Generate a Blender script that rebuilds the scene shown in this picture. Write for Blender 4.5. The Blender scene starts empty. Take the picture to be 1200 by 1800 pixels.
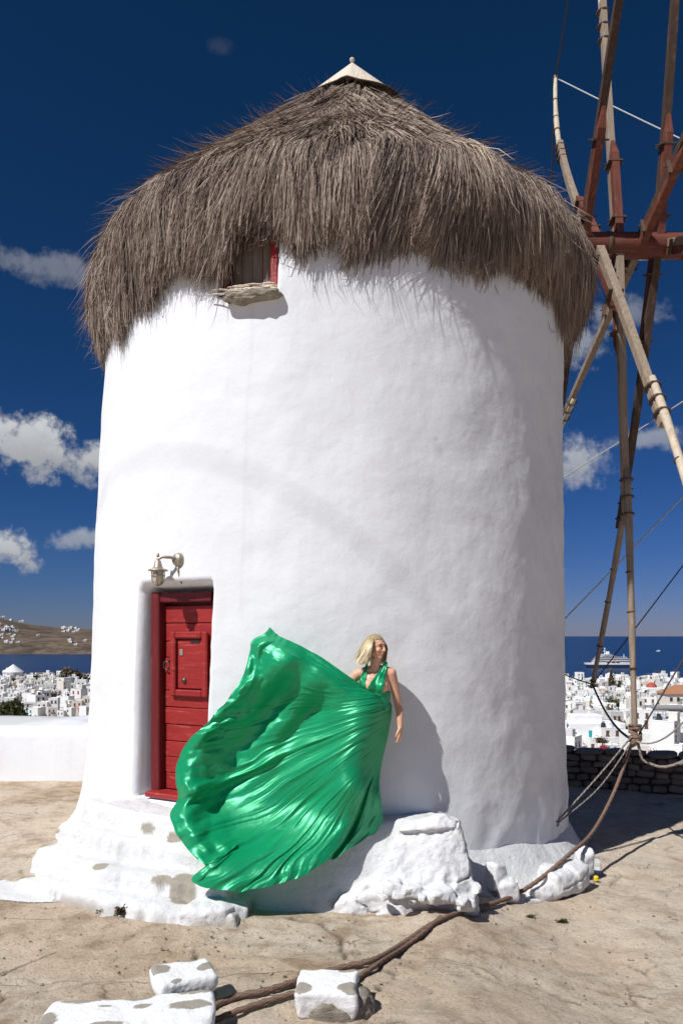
import bpy, bmesh, math, random
import numpy as np
from mathutils import Vector, Matrix
from mathutils.bvhtree import BVHTree

random.seed(7)
RNG = np.random.default_rng(11)
R = math.radians
scene = bpy.context.scene
COL = scene.collection

# ------------------------------------------------------------------ camera
EYE = 2.6                      # eye height above the ground on the low side of the mill
FPX = 1350.0                   # focal length in pixels of the 1200x1800 photograph
cam_d = bpy.data.cameras.new('camera')
cam = bpy.data.objects.new('camera', cam_d)
COL.objects.link(cam)
cam.location = (0, 0, EYE)
cam.rotation_euler = (R(90), 0, 0)
cam_d.sensor_fit = 'VERTICAL'
cam_d.sensor_height = 36
cam_d.sensor_width = 24
cam_d.lens = 27
cam_d.shift_y = 218 / 1800
cam_d.clip_start = 0.05
cam_d.clip_end = 200000
scene.camera = cam

# ------------------------------------------------------------------ light
SUN_AZ = 47.0                  # degrees to the left of straight behind the camera
SUN_EL = 49.0
sun_d = bpy.data.lights.new('sun', 'SUN')
sun_d.energy = 4.6
sun_d.angle = R(0.53)
sun_d.color = (1.0, 0.98, 0.955)
sun = bpy.data.objects.new('sun', sun_d)
COL.objects.link(sun)
S = Vector((-math.sin(R(SUN_AZ)) * math.cos(R(SUN_EL)), -math.cos(R(SUN_AZ)) * math.cos(R(SUN_EL)), math.sin(R(SUN_EL))))
sun.rotation_euler = S.to_track_quat('Z', 'Y').to_euler()
sun.location = S * 60

scene.view_settings.view_transform = 'Standard'
scene.view_settings.look = 'None'
scene.view_settings.exposure = 0.10
scene.view_settings.gamma = 1.0
scene.view_settings.use_curve_mapping = False

world = bpy.data.worlds.new('World')
scene.world = world
world.use_nodes = True
SKY_STRENGTH = 0.085


def build_world():
    nt = world.node_tree
    nt.nodes.clear()
    N = nt.nodes.new
    L = nt.links.new
    out = N('ShaderNodeOutputWorld')
    bg = N('ShaderNodeBackground')
    bg.inputs['Strength'].default_value = SKY_STRENGTH
    L(bg.outputs[0], out.inputs['Surface'])
    sky = N('ShaderNodeTexSky')
    sky.sky_type = 'NISHITA'
    sky.sun_disc = False
    sky.sun_elevation = R(SUN_EL)
    sky.sun_rotation = R(180 + SUN_AZ)
    sky.altitude = 0
    sky.air_density = 0.85
    sky.dust_density = 0.1
    sky.ozone_density = 5.0
    tc = N('ShaderNodeTexCoord')

    def val(x):
        n = N('ShaderNodeValue'); n.outputs[0].default_value = x; return n.outputs[0]

    def M(op, a, b=None, c=None, clamp=False):
        n = N('ShaderNodeMath'); n.operation = op; n.use_clamp = clamp
        for i, v in enumerate((a, b, c)):
            if v is None: continue
            if isinstance(v, (int, float)): n.inputs[i].default_value = v
            else: L(v, n.inputs[i])
        return n.outputs[0]
    sep = N('ShaderNodeSeparateXYZ'); L(tc.outputs['Generated'], sep.inputs[0])
    x, y, z = sep.outputs
    az = M('ARCTAN2', x, y)                      # 0 straight ahead, positive to the right
    hyp = M('SQRT', M('ADD', M('MULTIPLY', x, x), M('MULTIPLY', y, y)))
    el = M('ARCTAN2', z, hyp)
    noi = N('ShaderNodeTexNoise'); noi.inputs['Scale'].default_value = 17; noi.inputs['Detail'].default_value = 9
    noi.inputs['Roughness'].default_value = 0.6
    L(tc.outputs['Generated'], noi.inputs['Vector'])
    noi2 = N('ShaderNodeTexNoise'); noi2.inputs['Scale'].default_value = 46; noi2.inputs['Detail'].default_value = 12
    noi2.inputs['Roughness'].default_value = 0.62
    L(tc.outputs['Generated'], noi2.inputs['Vector'])
    n1 = M('SUBTRACT', noi.outputs['Fac'], 0.5)
    n2 = M('SUBTRACT', noi2.outputs['Fac'], 0.5)
    # small fair-weather clouds: (azimuth, elevation, half width, half height, density), degrees
    blobs = [(-22.6, 13.0, 4.6, 2.5, 1.3), (-17.4, 12.4, 4.4, 1.8, 1.0), (-26.2, 12.4, 3.0, 1.8, 1.1), (-23.8, 5.9, 3.2, 1.7, 1.2),
             (-21.0, 24.3, 4.4, 1.3, 0.32), (-18.5, 6.8, 3.2, 1.0, 0.55), (17.2, 12.2, 4.0, 2.0, 0.75),
             (21.5, 13.4, 3.5, 1.1, 0.5), (17.4, 19.8, 3.4, 2.0, 0.55), (20.2, 21.5, 3.0, 1.2, 0.35),
             (-9.0, 37.2, 1.3, 0.6, 0.045), (-32, 9, 3.2, 1.9, 1.0), (31, 10, 4, 2.0, 0.9), (44, 16, 5, 2.4, 0.9),
             (-48, 15, 5, 2.4, 0.9), (70, 12, 6, 2.4, 0.9), (-75, 20, 6, 2.6, 0.8), (-110, 14, 6, 2.4, 0.8),
             (110, 18, 6, 2.4, 0.8), (150, 14, 6, 2.4, 0.8), (-150, 22, 6, 2.4, 0.8)]
    dens = None
    shade = None
    for (a0, e0, wa, we, dn) in blobs:
        da = M('MULTIPLY', M('SUBTRACT', az, R(a0)), 1 / R(wa))
        de = M('MULTIPLY', M('SUBTRACT', el, R(e0)), 1 / R(we))
        # flatter underside
        r2 = M('ADD', M('MULTIPLY', da, da), M('MULTIPLY', de, de))
        d = M('SUBTRACT', 1.0, M('SQRT', r2))
        d = M('ADD', d, M('ADD', M('MULTIPLY', n1, 2.0), M('MULTIPLY', n2, 1.7)))
        mr = N('ShaderNodeMapRange'); mr.interpolation_type = 'SMOOTHSTEP'
        L(d, mr.inputs[0]); mr.inputs[1].default_value = 0.06; mr.inputs[2].default_value = 0.80
        mr.inputs[3].default_value = 0; mr.inputs[4].default_value = dn
        m = mr.outputs[0]
        sh = M('MULTIPLY', m, de)
        dens = m if dens is None else M('MAXIMUM', dens, m)
        shade = sh if shade is None else M('ADD', shade, sh)
    dens = M('MINIMUM', dens, 0.96)
    lum = M('ADD', M('MULTIPLY', M('ADD', M('MULTIPLY', shade, 0.22), 0.56), 1.0), M('MULTIPLY', n2, 0.25))
    lum = M('MINIMUM', M('MAXIMUM', lum, 0.36), 0.84)
    lum = M('MULTIPLY', lum, 0.80 / SKY_STRENGTH)
    cc = N('ShaderNodeCombineColor')
    L(M('MULTIPLY', lum, 0.97), cc.inputs[0]); L(lum, cc.inputs[1]); L(M('MULTIPLY', lum, 1.04), cc.inputs[2])
    # polarising filter: deeper, more saturated blue over the whole sky
    hs = N('ShaderNodeHueSaturation'); hs.inputs['Saturation'].default_value = 1.08; hs.inputs['Value'].default_value = 0.52
    L(sky.outputs[0], hs.inputs['Color'])
    sp = N('ShaderNodeSeparateColor'); L(hs.outputs[0], sp.inputs[0])
    kk = SKY_STRENGTH * 1.19
    gc = N('ShaderNodeCombineColor')
    for i, (pw, mu) in enumerate(((1.42, 0.82), (1.07, 0.61), (1.30, 1.30))):
        L(M('MULTIPLY', M('POWER', M('MULTIPLY', sp.outputs[i], kk), pw), mu / kk), gc.inputs[i])
    mix = N('ShaderNodeMix'); mix.data_type = 'RGBA'
    L(dens, mix.inputs[0]); L(gc.outputs[0], mix.inputs[6]); L(cc.outputs[0], mix.inputs[7])
    L(mix.outputs[2], bg.inputs['Color'])


build_world()


# ------------------------------------------------------------------ helpers
def at(px, py, d):
    """the point seen at a pixel of the photograph, d metres ahead"""
    return Vector(((px - 600) / FPX * d, d, EYE + (1118 - py) / FPX * d))


def _hash(ix, iy, iz, seed):
    h = (ix.astype(np.int64) * 374761393 + iy.astype(np.int64) * 668265263 + iz.astype(np.int64) * 2147483647 + seed * 974634777) & 0xFFFFFFFF
    h = ((h ^ (h >> 13)) * 1274126177) & 0xFFFFFFFF
    h = ((h ^ (h >> 16)) * 2246822519) & 0xFFFFFFFF
    h = h ^ (h >> 15)
    return (h & 0xFFFFFF) / float(0xFFFFFF) * 2 - 1


def vn(x, y, z=0.0, seed=0):
    x, y, z = np.broadcast_arrays(np.asarray(x, float), np.asarray(y, float), np.asarray(z, float))
    ix, iy, iz = np.floor(x), np.floor(y), np.floor(z)
    fx, fy, fz = x - ix, y - iy, z - iz
    fx = fx * fx * fx * (fx * (fx * 6 - 15) + 10); fy = fy * fy * fy * (fy * (fy * 6 - 15) + 10); fz = fz * fz * (3 - 2 * fz)
    r = 0
    for a in (0, 1):
        for b in (0, 1):
            for c in (0, 1):
                w = (fx if a else 1 - fx) * (fy if b else 1 - fy) * (fz if c else 1 - fz)
                r = r + w * _hash(ix + a, iy + b, iz + c, seed)
    return r


def fbm(x, y, z=0.0, oct=4, seed=0, gain=0.5):
    r = 0; a = 1.0; f = 1.0; t = 0
    for k in range(oct):
        r = r + a * vn(np.asarray(x) * f, np.asarray(y) * f, np.asarray(z) * f, seed + k * 17)
        t += a; a *= gain; f *= 2.03
    return r / t


def sstep(a, b, x):
    t = np.clip((np.asarray(x, float) - a) / (b - a), 0, 1)
    return t * t * (3 - 2 * t)


def mesh_from(name, verts, faces, smooth=True, attrs=None):
    """verts (n,3) array; faces: (m,4)/(m,3) array, or a list of arrays"""
    verts = np.asarray(verts, np.float32)
    me = bpy.data.meshes.new(name)
    fl = faces if isinstance(faces, list) and len(faces) and isinstance(faces[0], np.ndarray) else [np.asarray(faces, np.int32)]
    fl = [np.asarray(f, np.int32) for f in fl if len(f)]
    me.vertices.add(len(verts))
    me.vertices.foreach_set('co', verts.ravel())
    tot = np.concatenate([np.full(len(f), f.shape[1], np.int32) for f in fl])
    idx = np.concatenate([f.ravel() for f in fl])
    me.loops.add(len(idx))
    me.loops.foreach_set('vertex_index', idx)
    me.polygons.add(len(tot))
    st = np.concatenate([[0], np.cumsum(tot)[:-1]]).astype(np.int32)
    me.polygons.foreach_set('loop_start', st)
    me.polygons.foreach_set('use_smooth', np.full(len(tot), bool(smooth)))
    me.update(calc_edges=True)
    me.validate()
    if attrs:
        for k, v in attrs.items():
            a = me.attributes.new(k, 'FLOAT', 'POINT')
            a.data.foreach_set('value', np.asarray(v, np.float32))
    return me


def grid_faces(nr, nc, wrap=False):
    i, j = np.meshgrid(np.arange(nr - 1), np.arange(nc if wrap else nc - 1), indexing='ij')
    i = i.ravel(); j = j.ravel(); j2 = (j + 1) % nc
    return np.stack([i * nc + j, i * nc + j2, (i + 1) * nc + j2, (i + 1) * nc + j], 1)


def obj(name, me, mat, parent=None, label=None, cat=None, group=None, kind=None):
    o = bpy.data.objects.new(name, me)
    if mat is not None and not me.materials:
        me.materials.append(mat)
    COL.objects.link(o)
    if parent is not None:
        o.parent = parent
        o.matrix_parent_inverse = parent.matrix_basis.inverted()
    tag(o, label, cat, group, kind)
    return o


def empty(name, loc, label=None, cat=None, group=None):
    o = bpy.data.objects.new(name, None)
    o.location = loc
    o.empty_display_size = 0.2
    COL.objects.link(o)
    tag(o, label, cat, group)
    return o


def tag(o, label=None, cat=None, group=None, kind=None):
    if label: o['label'] = label
    if cat: o['category'] = cat
    if group: o['group'] = group
    if kind: o['kind'] = kind


class MB:
    """collects simple solids, built as one mesh"""
    def __init__(self):
        self.v = []; self.q = []; self.t = []; self.n = 0

    def add(self, v, q=(), t=()):
        v = np.asarray(v, float)
        self.v.append(v)
        if len(q): self.q.append(np.asarray(q, int) + self.n)
        if len(t): self.t.append(np.asarray(t, int) + self.n)
        self.n += len(v)

    def box(self, c, s, M3=None, bev=0.0):
        c = np.array(c, float); s = np.array(s, float) / 2
        if bev > 0:
            b = min(bev, s.min() * 0.9)
            pts = []
            for sx in (-1, 1):
                for sy in (-1, 1):
                    for sz in (-1, 1):
                        sg = np.array((sx, sy, sz))
                        for k in range(3):
                            p = sg * s
                            for m in range(3):
                                if m != k: p[m] -= sg[m] * b
                            pts.append(p)
            bm = bmesh.new()
            for p in pts: bm.verts.new(p)
            r = bmesh.ops.convex_hull(bm, input=bm.verts)
            bm.verts.ensure_lookup_table(); bm.verts.index_update()
            V = np.array([v.co[:] for v in bm.verts])
            T = [[v.index for v in f.verts] for f in bm.faces]
            bm.free()
            T = [f for f in T if len(f) == 3]
            if M3 is not None: V = V @ np.array(M3).T
            self.add(V + c, t=T)
            return self
        V = np.array([(x, y, z) for x in (-1, 1) for y in (-1, 1) for z in (-1, 1)], float) * s
        if M3 is not None: V = V @ np.array(M3).T
        self.add(V + c, q=[(0, 1, 3, 2), (4, 6, 7, 5), (0, 4, 5, 1), (2, 3, 7, 6), (0, 2, 6, 4), (1, 5, 7, 3)])
        return self

    def tube(self, pts, rad, n=10, caps=True, square=False):
        pts = np.asarray(pts, float)
        m = len(pts)
        rad = np.broadcast_to(np.asarray(rad, float), (m,))
        tg = np.gradient(pts, axis=0)
        tg /= np.linalg.norm(tg, axis=1)[:, None] + 1e-12
        up = np.array((0, 0, 1.0)) if abs(tg[0, 2]) < 0.9 else np.array((1.0, 0, 0))
        V = []
        for k in range(m):
            a = np.cross(up, tg[k]); a /= np.linalg.norm(a) + 1e-12
            b = np.cross(tg[k], a)
            up = b
            if square:
                for (ca, cb) in ((-1, -1), (1, -1), (1, 1), (-1, 1)):
                    V.append(pts[k] + rad[k] * (ca * a + cb * b))
            else:
                for i in range(n):
                    t = 2 * math.pi * i / n
                    V.append(pts[k] + rad[k] * (math.cos(t) * a + math.sin(t) * b))
        nn = 4 if square else n
        q = grid_faces(m, nn, True)
        base = len(V)
        t = []
        if caps:
            V.append(pts[0]); V.append(pts[-1])
            for i in range(nn):
                t.append((base, (i + 1) % nn, i))
                t.append((base + 1, (m - 1) * nn + i, (m - 1) * nn + (i + 1) % nn))
        self.add(np.array(V), q=q, t=t)
        return self

    def lathe(self, prof, n=24, M4=None):
        prof = np.asarray(prof, float)
        V = []
        for (r, z) in prof:
            for i in range(n):
                a = 2 * math.pi * i / n
                V.append((r * math.cos(a), r * math.sin(a), z))
        V = np.array(V)
        if M4 is not None:
            A = np.array(M4); V = V @ A[:3, :3].T + A[:3, 3]
        self.add(V, q=grid_faces(len(prof), n, True))
        return self

    def ell(self, c, rad, M3=None, nu=16, nv=10):
        V = []
        for j in range(nv + 1):
            p = math.pi * j / nv
            for i in range(nu):
                a = 2 * math.pi * i / nu
                V.append((rad[0] * math.sin(p) * math.cos(a), rad[1] * math.sin(p) * math.sin(a), rad[2] * math.cos(p)))
        V = np.array(V)
        if M3 is not None: V = V @ np.array(M3).T
        self.add(V + np.array(c), q=grid_faces(nv + 1, nu, True)[:, ::-1])
        return self

    def mesh(self, name, smooth=False, attrs=None):
        f = []
        if self.q: f.append(np.concatenate(self.q))
        if self.t: f.append(np.concatenate(self.t))
        return mesh_from(name, np.concatenate(self.v), f, smooth, attrs)

    def build(self, name, mat, parent=None, smooth=False, **kw):
        return obj(name, self.mesh(name, smooth), mat, parent, **kw)


def catmull(pts, n):
    pts = np.asarray(pts, float)
    P = np.vstack([2 * pts[0] - pts[1], pts, 2 * pts[-1] - pts[-2]])
    seg = np.concatenate([[0], np.cumsum(np.linalg.norm(np.diff(pts, axis=0), axis=1))])
    s = np.linspace(0, seg[-1], n)
    out = []
    for v in s:
        k = min(max(np.searchsorted(seg, v, 'right') - 1, 0), len(pts) - 2)
        t = (v - seg[k]) / (seg[k + 1] - seg[k] + 1e-12)
        p0, p1, p2, p3 = P[k:k + 4]
        out.append(0.5 * ((2 * p1) + (-p0 + p2) * t + (2 * p0 - 5 * p1 + 4 * p2 - p3) * t * t + (-p0 + 3 * p1 - 3 * p2 + p3) * t ** 3))
    return np.array(out)


# ------------------------------------------------------------------ materials
class MT:
    def __init__(self, name, color=(0.8, 0.8, 0.8), rough=0.8, spec=0.5, **kw):
        self.m = bpy.data.materials.new(name)
        self.m.use_nodes = True
        self.nt = self.m.node_tree
        self.b = self.nt.nodes['Principled BSDF']
        self.b.inputs['Base Color'].default_value = (*color, 1)
        self.b.inputs['Roughness'].default_value = rough
        self.b.inputs['Specular IOR Level'].default_value = spec
        self.tc = None
        for k, v in kw.items():
            self.b.inputs[k].default_value = v

    def N(self, t, **kw):
        n = self.nt.nodes.new(t)
        for k, v in kw.items(): setattr(n, k, v)
        return n

    def L(self, a, b): self.nt.links.new(a, b)

    def coord(self, scale=(1, 1, 1), which='Object'):
        if self.tc is None: self.tc = self.N('ShaderNodeTexCoord')
        mp = self.N('ShaderNodeMapping'); mp.inputs['Scale'].default_value = scale
        self.L(self.tc.outputs[which], mp.inputs['Vector'])
        return mp.outputs[0]

    def noise(self, sc, detail=5, rough=0.55, scale=(1, 1, 1), dist=0.0):
        n = self.N('ShaderNodeTexNoise'); n.inputs['Scale'].default_value = sc
        n.inputs['Detail'].default_value = detail; n.inputs['Roughness'].default_value = rough; n.inputs['Distortion'].default_value = dist
        self.L(self.coord(scale), n.inputs['Vector'])
        return n.outputs['Fac']

    def voro(self, sc, feature='F1', scale=(1, 1, 1)):
        n = self.N('ShaderNodeTexVoronoi'); n.feature = feature; n.inputs['Scale'].default_value = sc
        self.L(self.coord(scale), n.inputs['Vector'])
        return n.outputs['Distance']

    def ramp(self, fac, stops):
        r = self.N('ShaderNodeValToRGB')
        el = r.color_ramp.elements
        while len(el) < len(stops): el.new(0.5)
        for e, (p, c) in zip(el, stops):
            e.position = p
            e.color = (*c, 1) if isinstance(c, tuple) else (c, c, c, 1)
        self.L(fac, r.inputs[0])
        return r.outputs['Color']

    def mix(self, a, b, fac, mode='MIX'):
        n = self.N('ShaderNodeMix'); n.data_type = 'RGBA'; n.blend_type = mode
        for v, i in ((fac, 0), (a, 6), (b, 7)):
            if isinstance(v, tuple): n.inputs[i].default_value = (*v, 1)
            elif isinstance(v, (int, float)): n.inputs[i].default_value = v
            else: self.L(v, n.inputs[i])
        return n.outputs[2]

    def math(self, op, a, b=None, clamp=False):
        n = self.N('ShaderNodeMath'); n.operation = op; n.use_clamp = clamp
        for i, v in enumerate((a, b)):
            if v is None: continue
            if isinstance(v, (int, float)): n.inputs[i].default_value = v
            else: self.L(v, n.inputs[i])
        return n.outputs[0]

    def attr(self, name):
        n = self.N('ShaderNodeAttribute'); n.attribute_name = name
        return n.outputs['Fac']

    def rand(self):
        return self.N('ShaderNodeObjectInfo').outputs['Random']

    def color(self, c): self.L(c, self.b.inputs['Base Color'])

    def rough(self, c): self.L(c, self.b.inputs['Roughness'])

    def bump(self, h, dist=0.02, strength=1.0):
        n = self.N('ShaderNodeBump'); n.inputs['Distance'].default_value = dist; n.inputs['Strength'].default_value = strength
        prev = self.b.inputs['Normal']
        if prev.is_linked: self.L(prev.links[0].from_socket, n.inputs['Normal'])
        self.L(h, n.inputs['Height'])
        self.L(n.outputs[0], prev)


def make_materials():
    m = {}
    # lime plaster of the tower
    p = MT('plaster', rough=0.92, spec=0.2)
    big = p.noise(0.7, 4); fine = p.noise(9, 6, 0.65)
    drip = p.noise(1.6, 5, 0.6, (3.2, 3.2, 0.35))
    c = p.mix((0.775, 0.79, 0.81), (0.70, 0.715, 0.735), p.ramp(big, [(0.35, 0.0), (0.75, 0.7)]))
    c = p.mix(c, (0.63, 0.635, 0.64), p.ramp(drip, [(0.56, 0.0), (0.80, 0.45)]))
    c = p.mix(c, (0.46, 0.44, 0.40), p.attr('scuff'))
    spk = p.voro(5.5)
    c = p.mix(c, (0.30, 0.28, 0.26), p.ramp(spk, [(0.0, 0.75), (0.028, 0.0)]))
    p.color(c)
    p.bump(p.noise(1.7, 4, 0.5), 0.022)
    p.bump(fine, 0.0045)
    p.bump(p.noise(45, 4, 0.6), 0.0012)
    m['plaster'] = p.m
    # whitewash over rough stone, worn bare in places
    p = MT('whitewash', rough=0.95, spec=0.15)
    c = p.mix((0.71, 0.715, 0.72), (0.60, 0.60, 0.59), p.ramp(p.noise(2.1, 5), [(0.4, 0.0), (0.8, 0.8)]))
    dirt = p.ramp(p.noise(6, 8, 0.7), [(0.60, 0.0), (0.74, 0.55)])
    c = p.mix(c, (0.42, 0.37, 0.31), dirt)
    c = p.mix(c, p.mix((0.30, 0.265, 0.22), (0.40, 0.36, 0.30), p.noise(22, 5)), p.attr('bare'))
    p.color(c)
    p.bump(p.noise(7, 8, 0.66), 0.03)
    p.bump(p.noise(60, 4, 0.6), 0.004)
    m['whitewash'] = p.m
    p = MT('white_paint', rough=0.9, spec=0.2)
    c = p.mix((0.80, 0.80, 0.80), (0.72, 0.72, 0.71), p.ramp(p.noise(5, 4), [(0.4, 0.0), (0.8, 0.6)]))
    c = p.mix(c, (0.50, 0.46, 0.40), p.ramp(p.noise(24, 6, 0.7), [(0.66, 0.0), (0.78, 0.5)]))
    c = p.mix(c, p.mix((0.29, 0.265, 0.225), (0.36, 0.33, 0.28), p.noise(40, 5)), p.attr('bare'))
    p.color(c); p.bump(p.noise(18, 6, 0.6), 0.010); p.bump(p.noise(80, 4, 0.6), 0.003)
    m['white_paint'] = p.m
    # bare tan rock
    p = MT('rock_ground', rough=0.95, spec=0.15)
    n1 = p.noise(0.8, 7, 0.6); n2 = p.noise(5.0, 8, 0.68); n3 = p.noise(48, 6, 0.72)
    c = p.ramp(n1, [(0.28, (0.61, 0.46, 0.315)), (0.46, (0.72, 0.58, 0.435)), (0.60, (0.76, 0.65, 0.52)), (0.78, (0.63, 0.48, 0.32))])
    c = p.mix(c, (0.30, 0.225, 0.155), p.ramp(n2, [(0.54, 0.0), (0.76, 0.8)]))
    c = p.mix(c, (0.70, 0.61, 0.50), p.ramp(n2, [(0.27, 0.75), (0.43, 0.0)]))
    c = p.mix(c, (0.24, 0.18, 0.135), p.ramp(n3, [(0.54, 0.0), (0.66, 0.8)]))
    c = p.mix(c, (0.72, 0.64, 0.53), p.ramp(n3, [(0.33, 0.8), (0.45, 0.0)]))
    # joints between the slabs of rock: thin warped cell edges, broken up by noise
    def joints(sc, warp, width, lo, hi, off):
        wn = p.N('ShaderNodeTexNoise'); wn.inputs['Scale'].default_value = sc * 1.3; wn.inputs['Detail'].default_value = 6; wn.inputs['Roughness'].default_value = 0.62
        co = p.coord((1, 1.35, 0.3)); p.L(co, wn.inputs['Vector'])
        ma = p.N('ShaderNodeVectorMath', operation='MULTIPLY_ADD'); ma.inputs[1].default_value = (warp, warp, 0); p.L(wn.outputs['Color'], ma.inputs[0]); p.L(co, ma.inputs[2])
        v = p.N('ShaderNodeTexVoronoi'); v.feature = 'DISTANCE_TO_EDGE'; v.inputs['Scale'].default_value = sc; p.L(ma.outputs[0], v.inputs['Vector'])
        line = p.ramp(v.outputs['Distance'], [(0.0, 1.0), (width, 0.0)])
        return p.math('MULTIPLY', line, p.ramp(p.noise(off, 4, 0.6), [(lo, 0.0), (hi, 1.0)]))
    j1 = joints(0.80, 0.65, 0.012, 0.50, 0.64, 1.3); j2 = joints(2.6, 0.30, 0.018, 0.58, 0.70, 2.1)
    rock = p.math('SUBTRACT', 1.0, p.math('MULTIPLY', p.attr('sand'), 0.85))
    jj = p.math('MULTIPLY', p.math('MAXIMUM', j1, p.math('MULTIPLY', j2, 0.5)), rock)
    c = p.mix(c, (0.12, 0.09, 0.065), p.math('MULTIPLY', jj, 0.62))
    c = p.mix(c, (0.33, 0.225, 0.14), p.math('MULTIPLY', p.ramp(p.noise(1.9, 8, 0.7), [(0.50, 0.0), (0.66, 0.75)]), rock))
    cr = p.attr('crack')
    c = p.mix(c, (0.10, 0.08, 0.06), cr)
    sand = p.attr('sand')
    c = p.mix(c, p.mix((0.72, 0.63, 0.50), (0.60, 0.50, 0.385), n2), p.math('MULTIPLY', sand, 0.75))
    p.color(c)
    inv = p.math('SUBTRACT', 1.0, jj)
    p.bump(inv, 0.03)
    p.bump(n2, 0.060)
    p.bump(p.noise(17, 8, 0.75), 0.022)
    p.bump(n3, 0.014)
    p.bump(p.noise(130, 3, 0.6), 0.004)
    m['ground'] = p.m
    # thatch
    p = MT('straw', rough=0.75, spec=0.25)
    t = p.attr('tone')
    p.color(p.ramp(t, [(0.0, (0.050, 0.036, 0.028)), (0.33, (0.160, 0.118, 0.095)), (0.62, (0.325, 0.250, 0.205)), (0.92, (0.44, 0.355, 0.28)), (1.0, (0.55, 0.44, 0.32))]))
    m['straw'] = p.m
    p = MT('straw_core', (0.07, 0.05, 0.04), 0.95, 0.1)
    p.color(p.ramp(p.noise(14, 6, 0.7, (1, 1, 0.2)), [(0.3, (0.04, 0.03, 0.024)), (0.7, (0.13, 0.10, 0.08))]))
    p.bump(p.noise(25, 5, 0.7, (1, 1, 0.15)), 0.03)
    m['straw_core'] = p.m
    p = MT('canvas', rough=0.85, spec=0.2)
    p.color(p.ramp(p.noise(6, 5), [(0.3, (0.60, 0.52, 0.42)), (0.7, (0.72, 0.64, 0.53))]))
    p.bump(p.noise(9, 5), 0.03)
    m['canvas'] = p.m

    def wood(name, a, b, wear=None, scale=(14, 14, 1.2), rough=0.75, bd=0.008, spec=0.3):
        p = MT(name, rough=rough, spec=spec)
        g = p.noise(1.6, 7, 0.65, scale)
        c = p.mix(a, b, p.ramp(g, [(0.3, 0.0), (0.7, 1.0)]))
        if wear:
            c = p.mix(c, wear, p.ramp(p.noise(3.3, 8, 0.72, tuple(s * 0.6 for s in scale)), [(0.56, 0.0), (0.68, 0.85)]))
        p.color(c)
        p.bump(g, bd)
        m[name] = p.m
    wood('red_paint', (0.34, 0.022, 0.020), (0.25, 0.015, 0.015), (0.46, 0.095, 0.070), (2.2, 2.2, 16), 0.5, 0.006, 0.4)
    wood('red_frame', (0.15, 0.011, 0.013), (0.11, 0.008, 0.010), (0.22, 0.05, 0.045), (14, 14, 1.2), 0.5, 0.006, 0.4)
    wood('axle_red', (0.17, 0.052, 0.035), (0.11, 0.034, 0.024), (0.30, 0.14, 0.10), (1.2, 14, 14), 0.65)
    wood('clamp_red', (0.19, 0.058, 0.036), (0.11, 0.034, 0.023), (0.28, 0.15, 0.105), (9, 9, 1.5), 0.65)
    wood('grey_timber', (0.34, 0.27, 0.20), (0.20, 0.15, 0.11), (0.44, 0.38, 0.31), (12, 12, 1.4))
    wood('pale_spar', (0.60, 0.52, 0.40), (0.44, 0.36, 0.27), (0.28, 0.22, 0.16), (10, 10, 1.2))
    wood('dark_timber', (0.085, 0.050, 0.034), (0.05, 0.030, 0.021), (0.17, 0.115, 0.085), (10, 10, 1.2))
    wood('grey_panel', (0.25, 0.20, 0.165), (0.17, 0.13, 0.105), (0.33, 0.28, 0.23), (16, 16, 1.4))
    p = MT('lashing', (0.10, 0.065, 0.045), 0.85, 0.2); m['lashing'] = p.m
    p = MT('wire_pale', (0.45, 0.45, 0.43), 0.6, 0.4); m['wire_pale'] = p.m
    p = MT('wire_dark', (0.03, 0.03, 0.035), 0.6, 0.4); m['wire_dark'] = p.m

    def rope(name, a, b):
        p = MT(name, rough=0.9, spec=0.15)
        w = p.attr('twist')
        p.color(p.mix(p.mix(a, b, w), b, p.noise(7, 5)))
        p.bump(w, 0.012)
        m[name] = p.m
    rope('rope_brown', (0.33, 0.22, 0.165), (0.19, 0.125, 0.095))
    rope('rope_grey', (0.40, 0.36, 0.32), (0.26, 0.23, 0.20))
    p = MT('bronze', (0.42, 0.36, 0.27), 0.45, 0.5, Metallic=0.55)
    p.color(p.ramp(p.noise(30, 5), [(0.3, (0.30, 0.25, 0.19)), (0.7, (0.52, 0.46, 0.36))])); m['bronze'] = p.m
    p = MT('lamp_glass', (0.62, 0.55, 0.42), 0.25, 0.5); m['lamp_glass'] = p.m
    p = MT('iron', (0.12, 0.10, 0.09), 0.45, 0.5, Metallic=0.8); m['iron'] = p.m
    p = MT('slate', rough=0.9, spec=0.2)
    p.color(p.ramp(p.noise(7, 7, 0.65), [(0.3, (0.20, 0.17, 0.13)), (0.55, (0.34, 0.30, 0.24)), (0.75, (0.45, 0.40, 0.33))]))
    p.bump(p.noise(12, 7, 0.7, (1, 1, 3)), 0.03); m['slate'] = p.m
    p = MT('wall_stone', rough=0.95, spec=0.15)
    c = p.ramp(p.rand(), [(0.0, (0.30, 0.225, 0.16)), (0.4, (0.42, 0.32, 0.235)), (0.75, (0.52, 0.41, 0.31)), (1.0, (0.36, 0.29, 0.22))])
    c = p.mix(c, (0.60, 0.51, 0.41), p.ramp(p.noise(5, 7, 0.7), [(0.52, 0.0), (0.72, 0.7)]))
    p.color(c)
    p.bump(p.noise(9, 8, 0.7), 0.05); m['wall_stone'] = p.m
    p = MT('mortar', (0.10, 0.08, 0.065), 0.95, 0.1); p.bump(p.noise(20, 6, 0.7), 0.03); m['mortar'] = p.m
    # satin
    p = MT('satin', (0.0, 0.24, 0.095), 0.41, 0.85)
    b = p.b
    b.inputs['Metallic'].default_value = 0.30
    b.inputs['Anisotropic'].default_value = 0.35
    b.inputs['Sheen Weight'].default_value = 0.10
    b.inputs['Sheen Tint'].default_value = (0.3, 1.0, 0.6, 1)
    p.color(p.mix((0.001, 0.41, 0.165), (0.001, 0.33, 0.130), p.noise(3, 4)))
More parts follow.
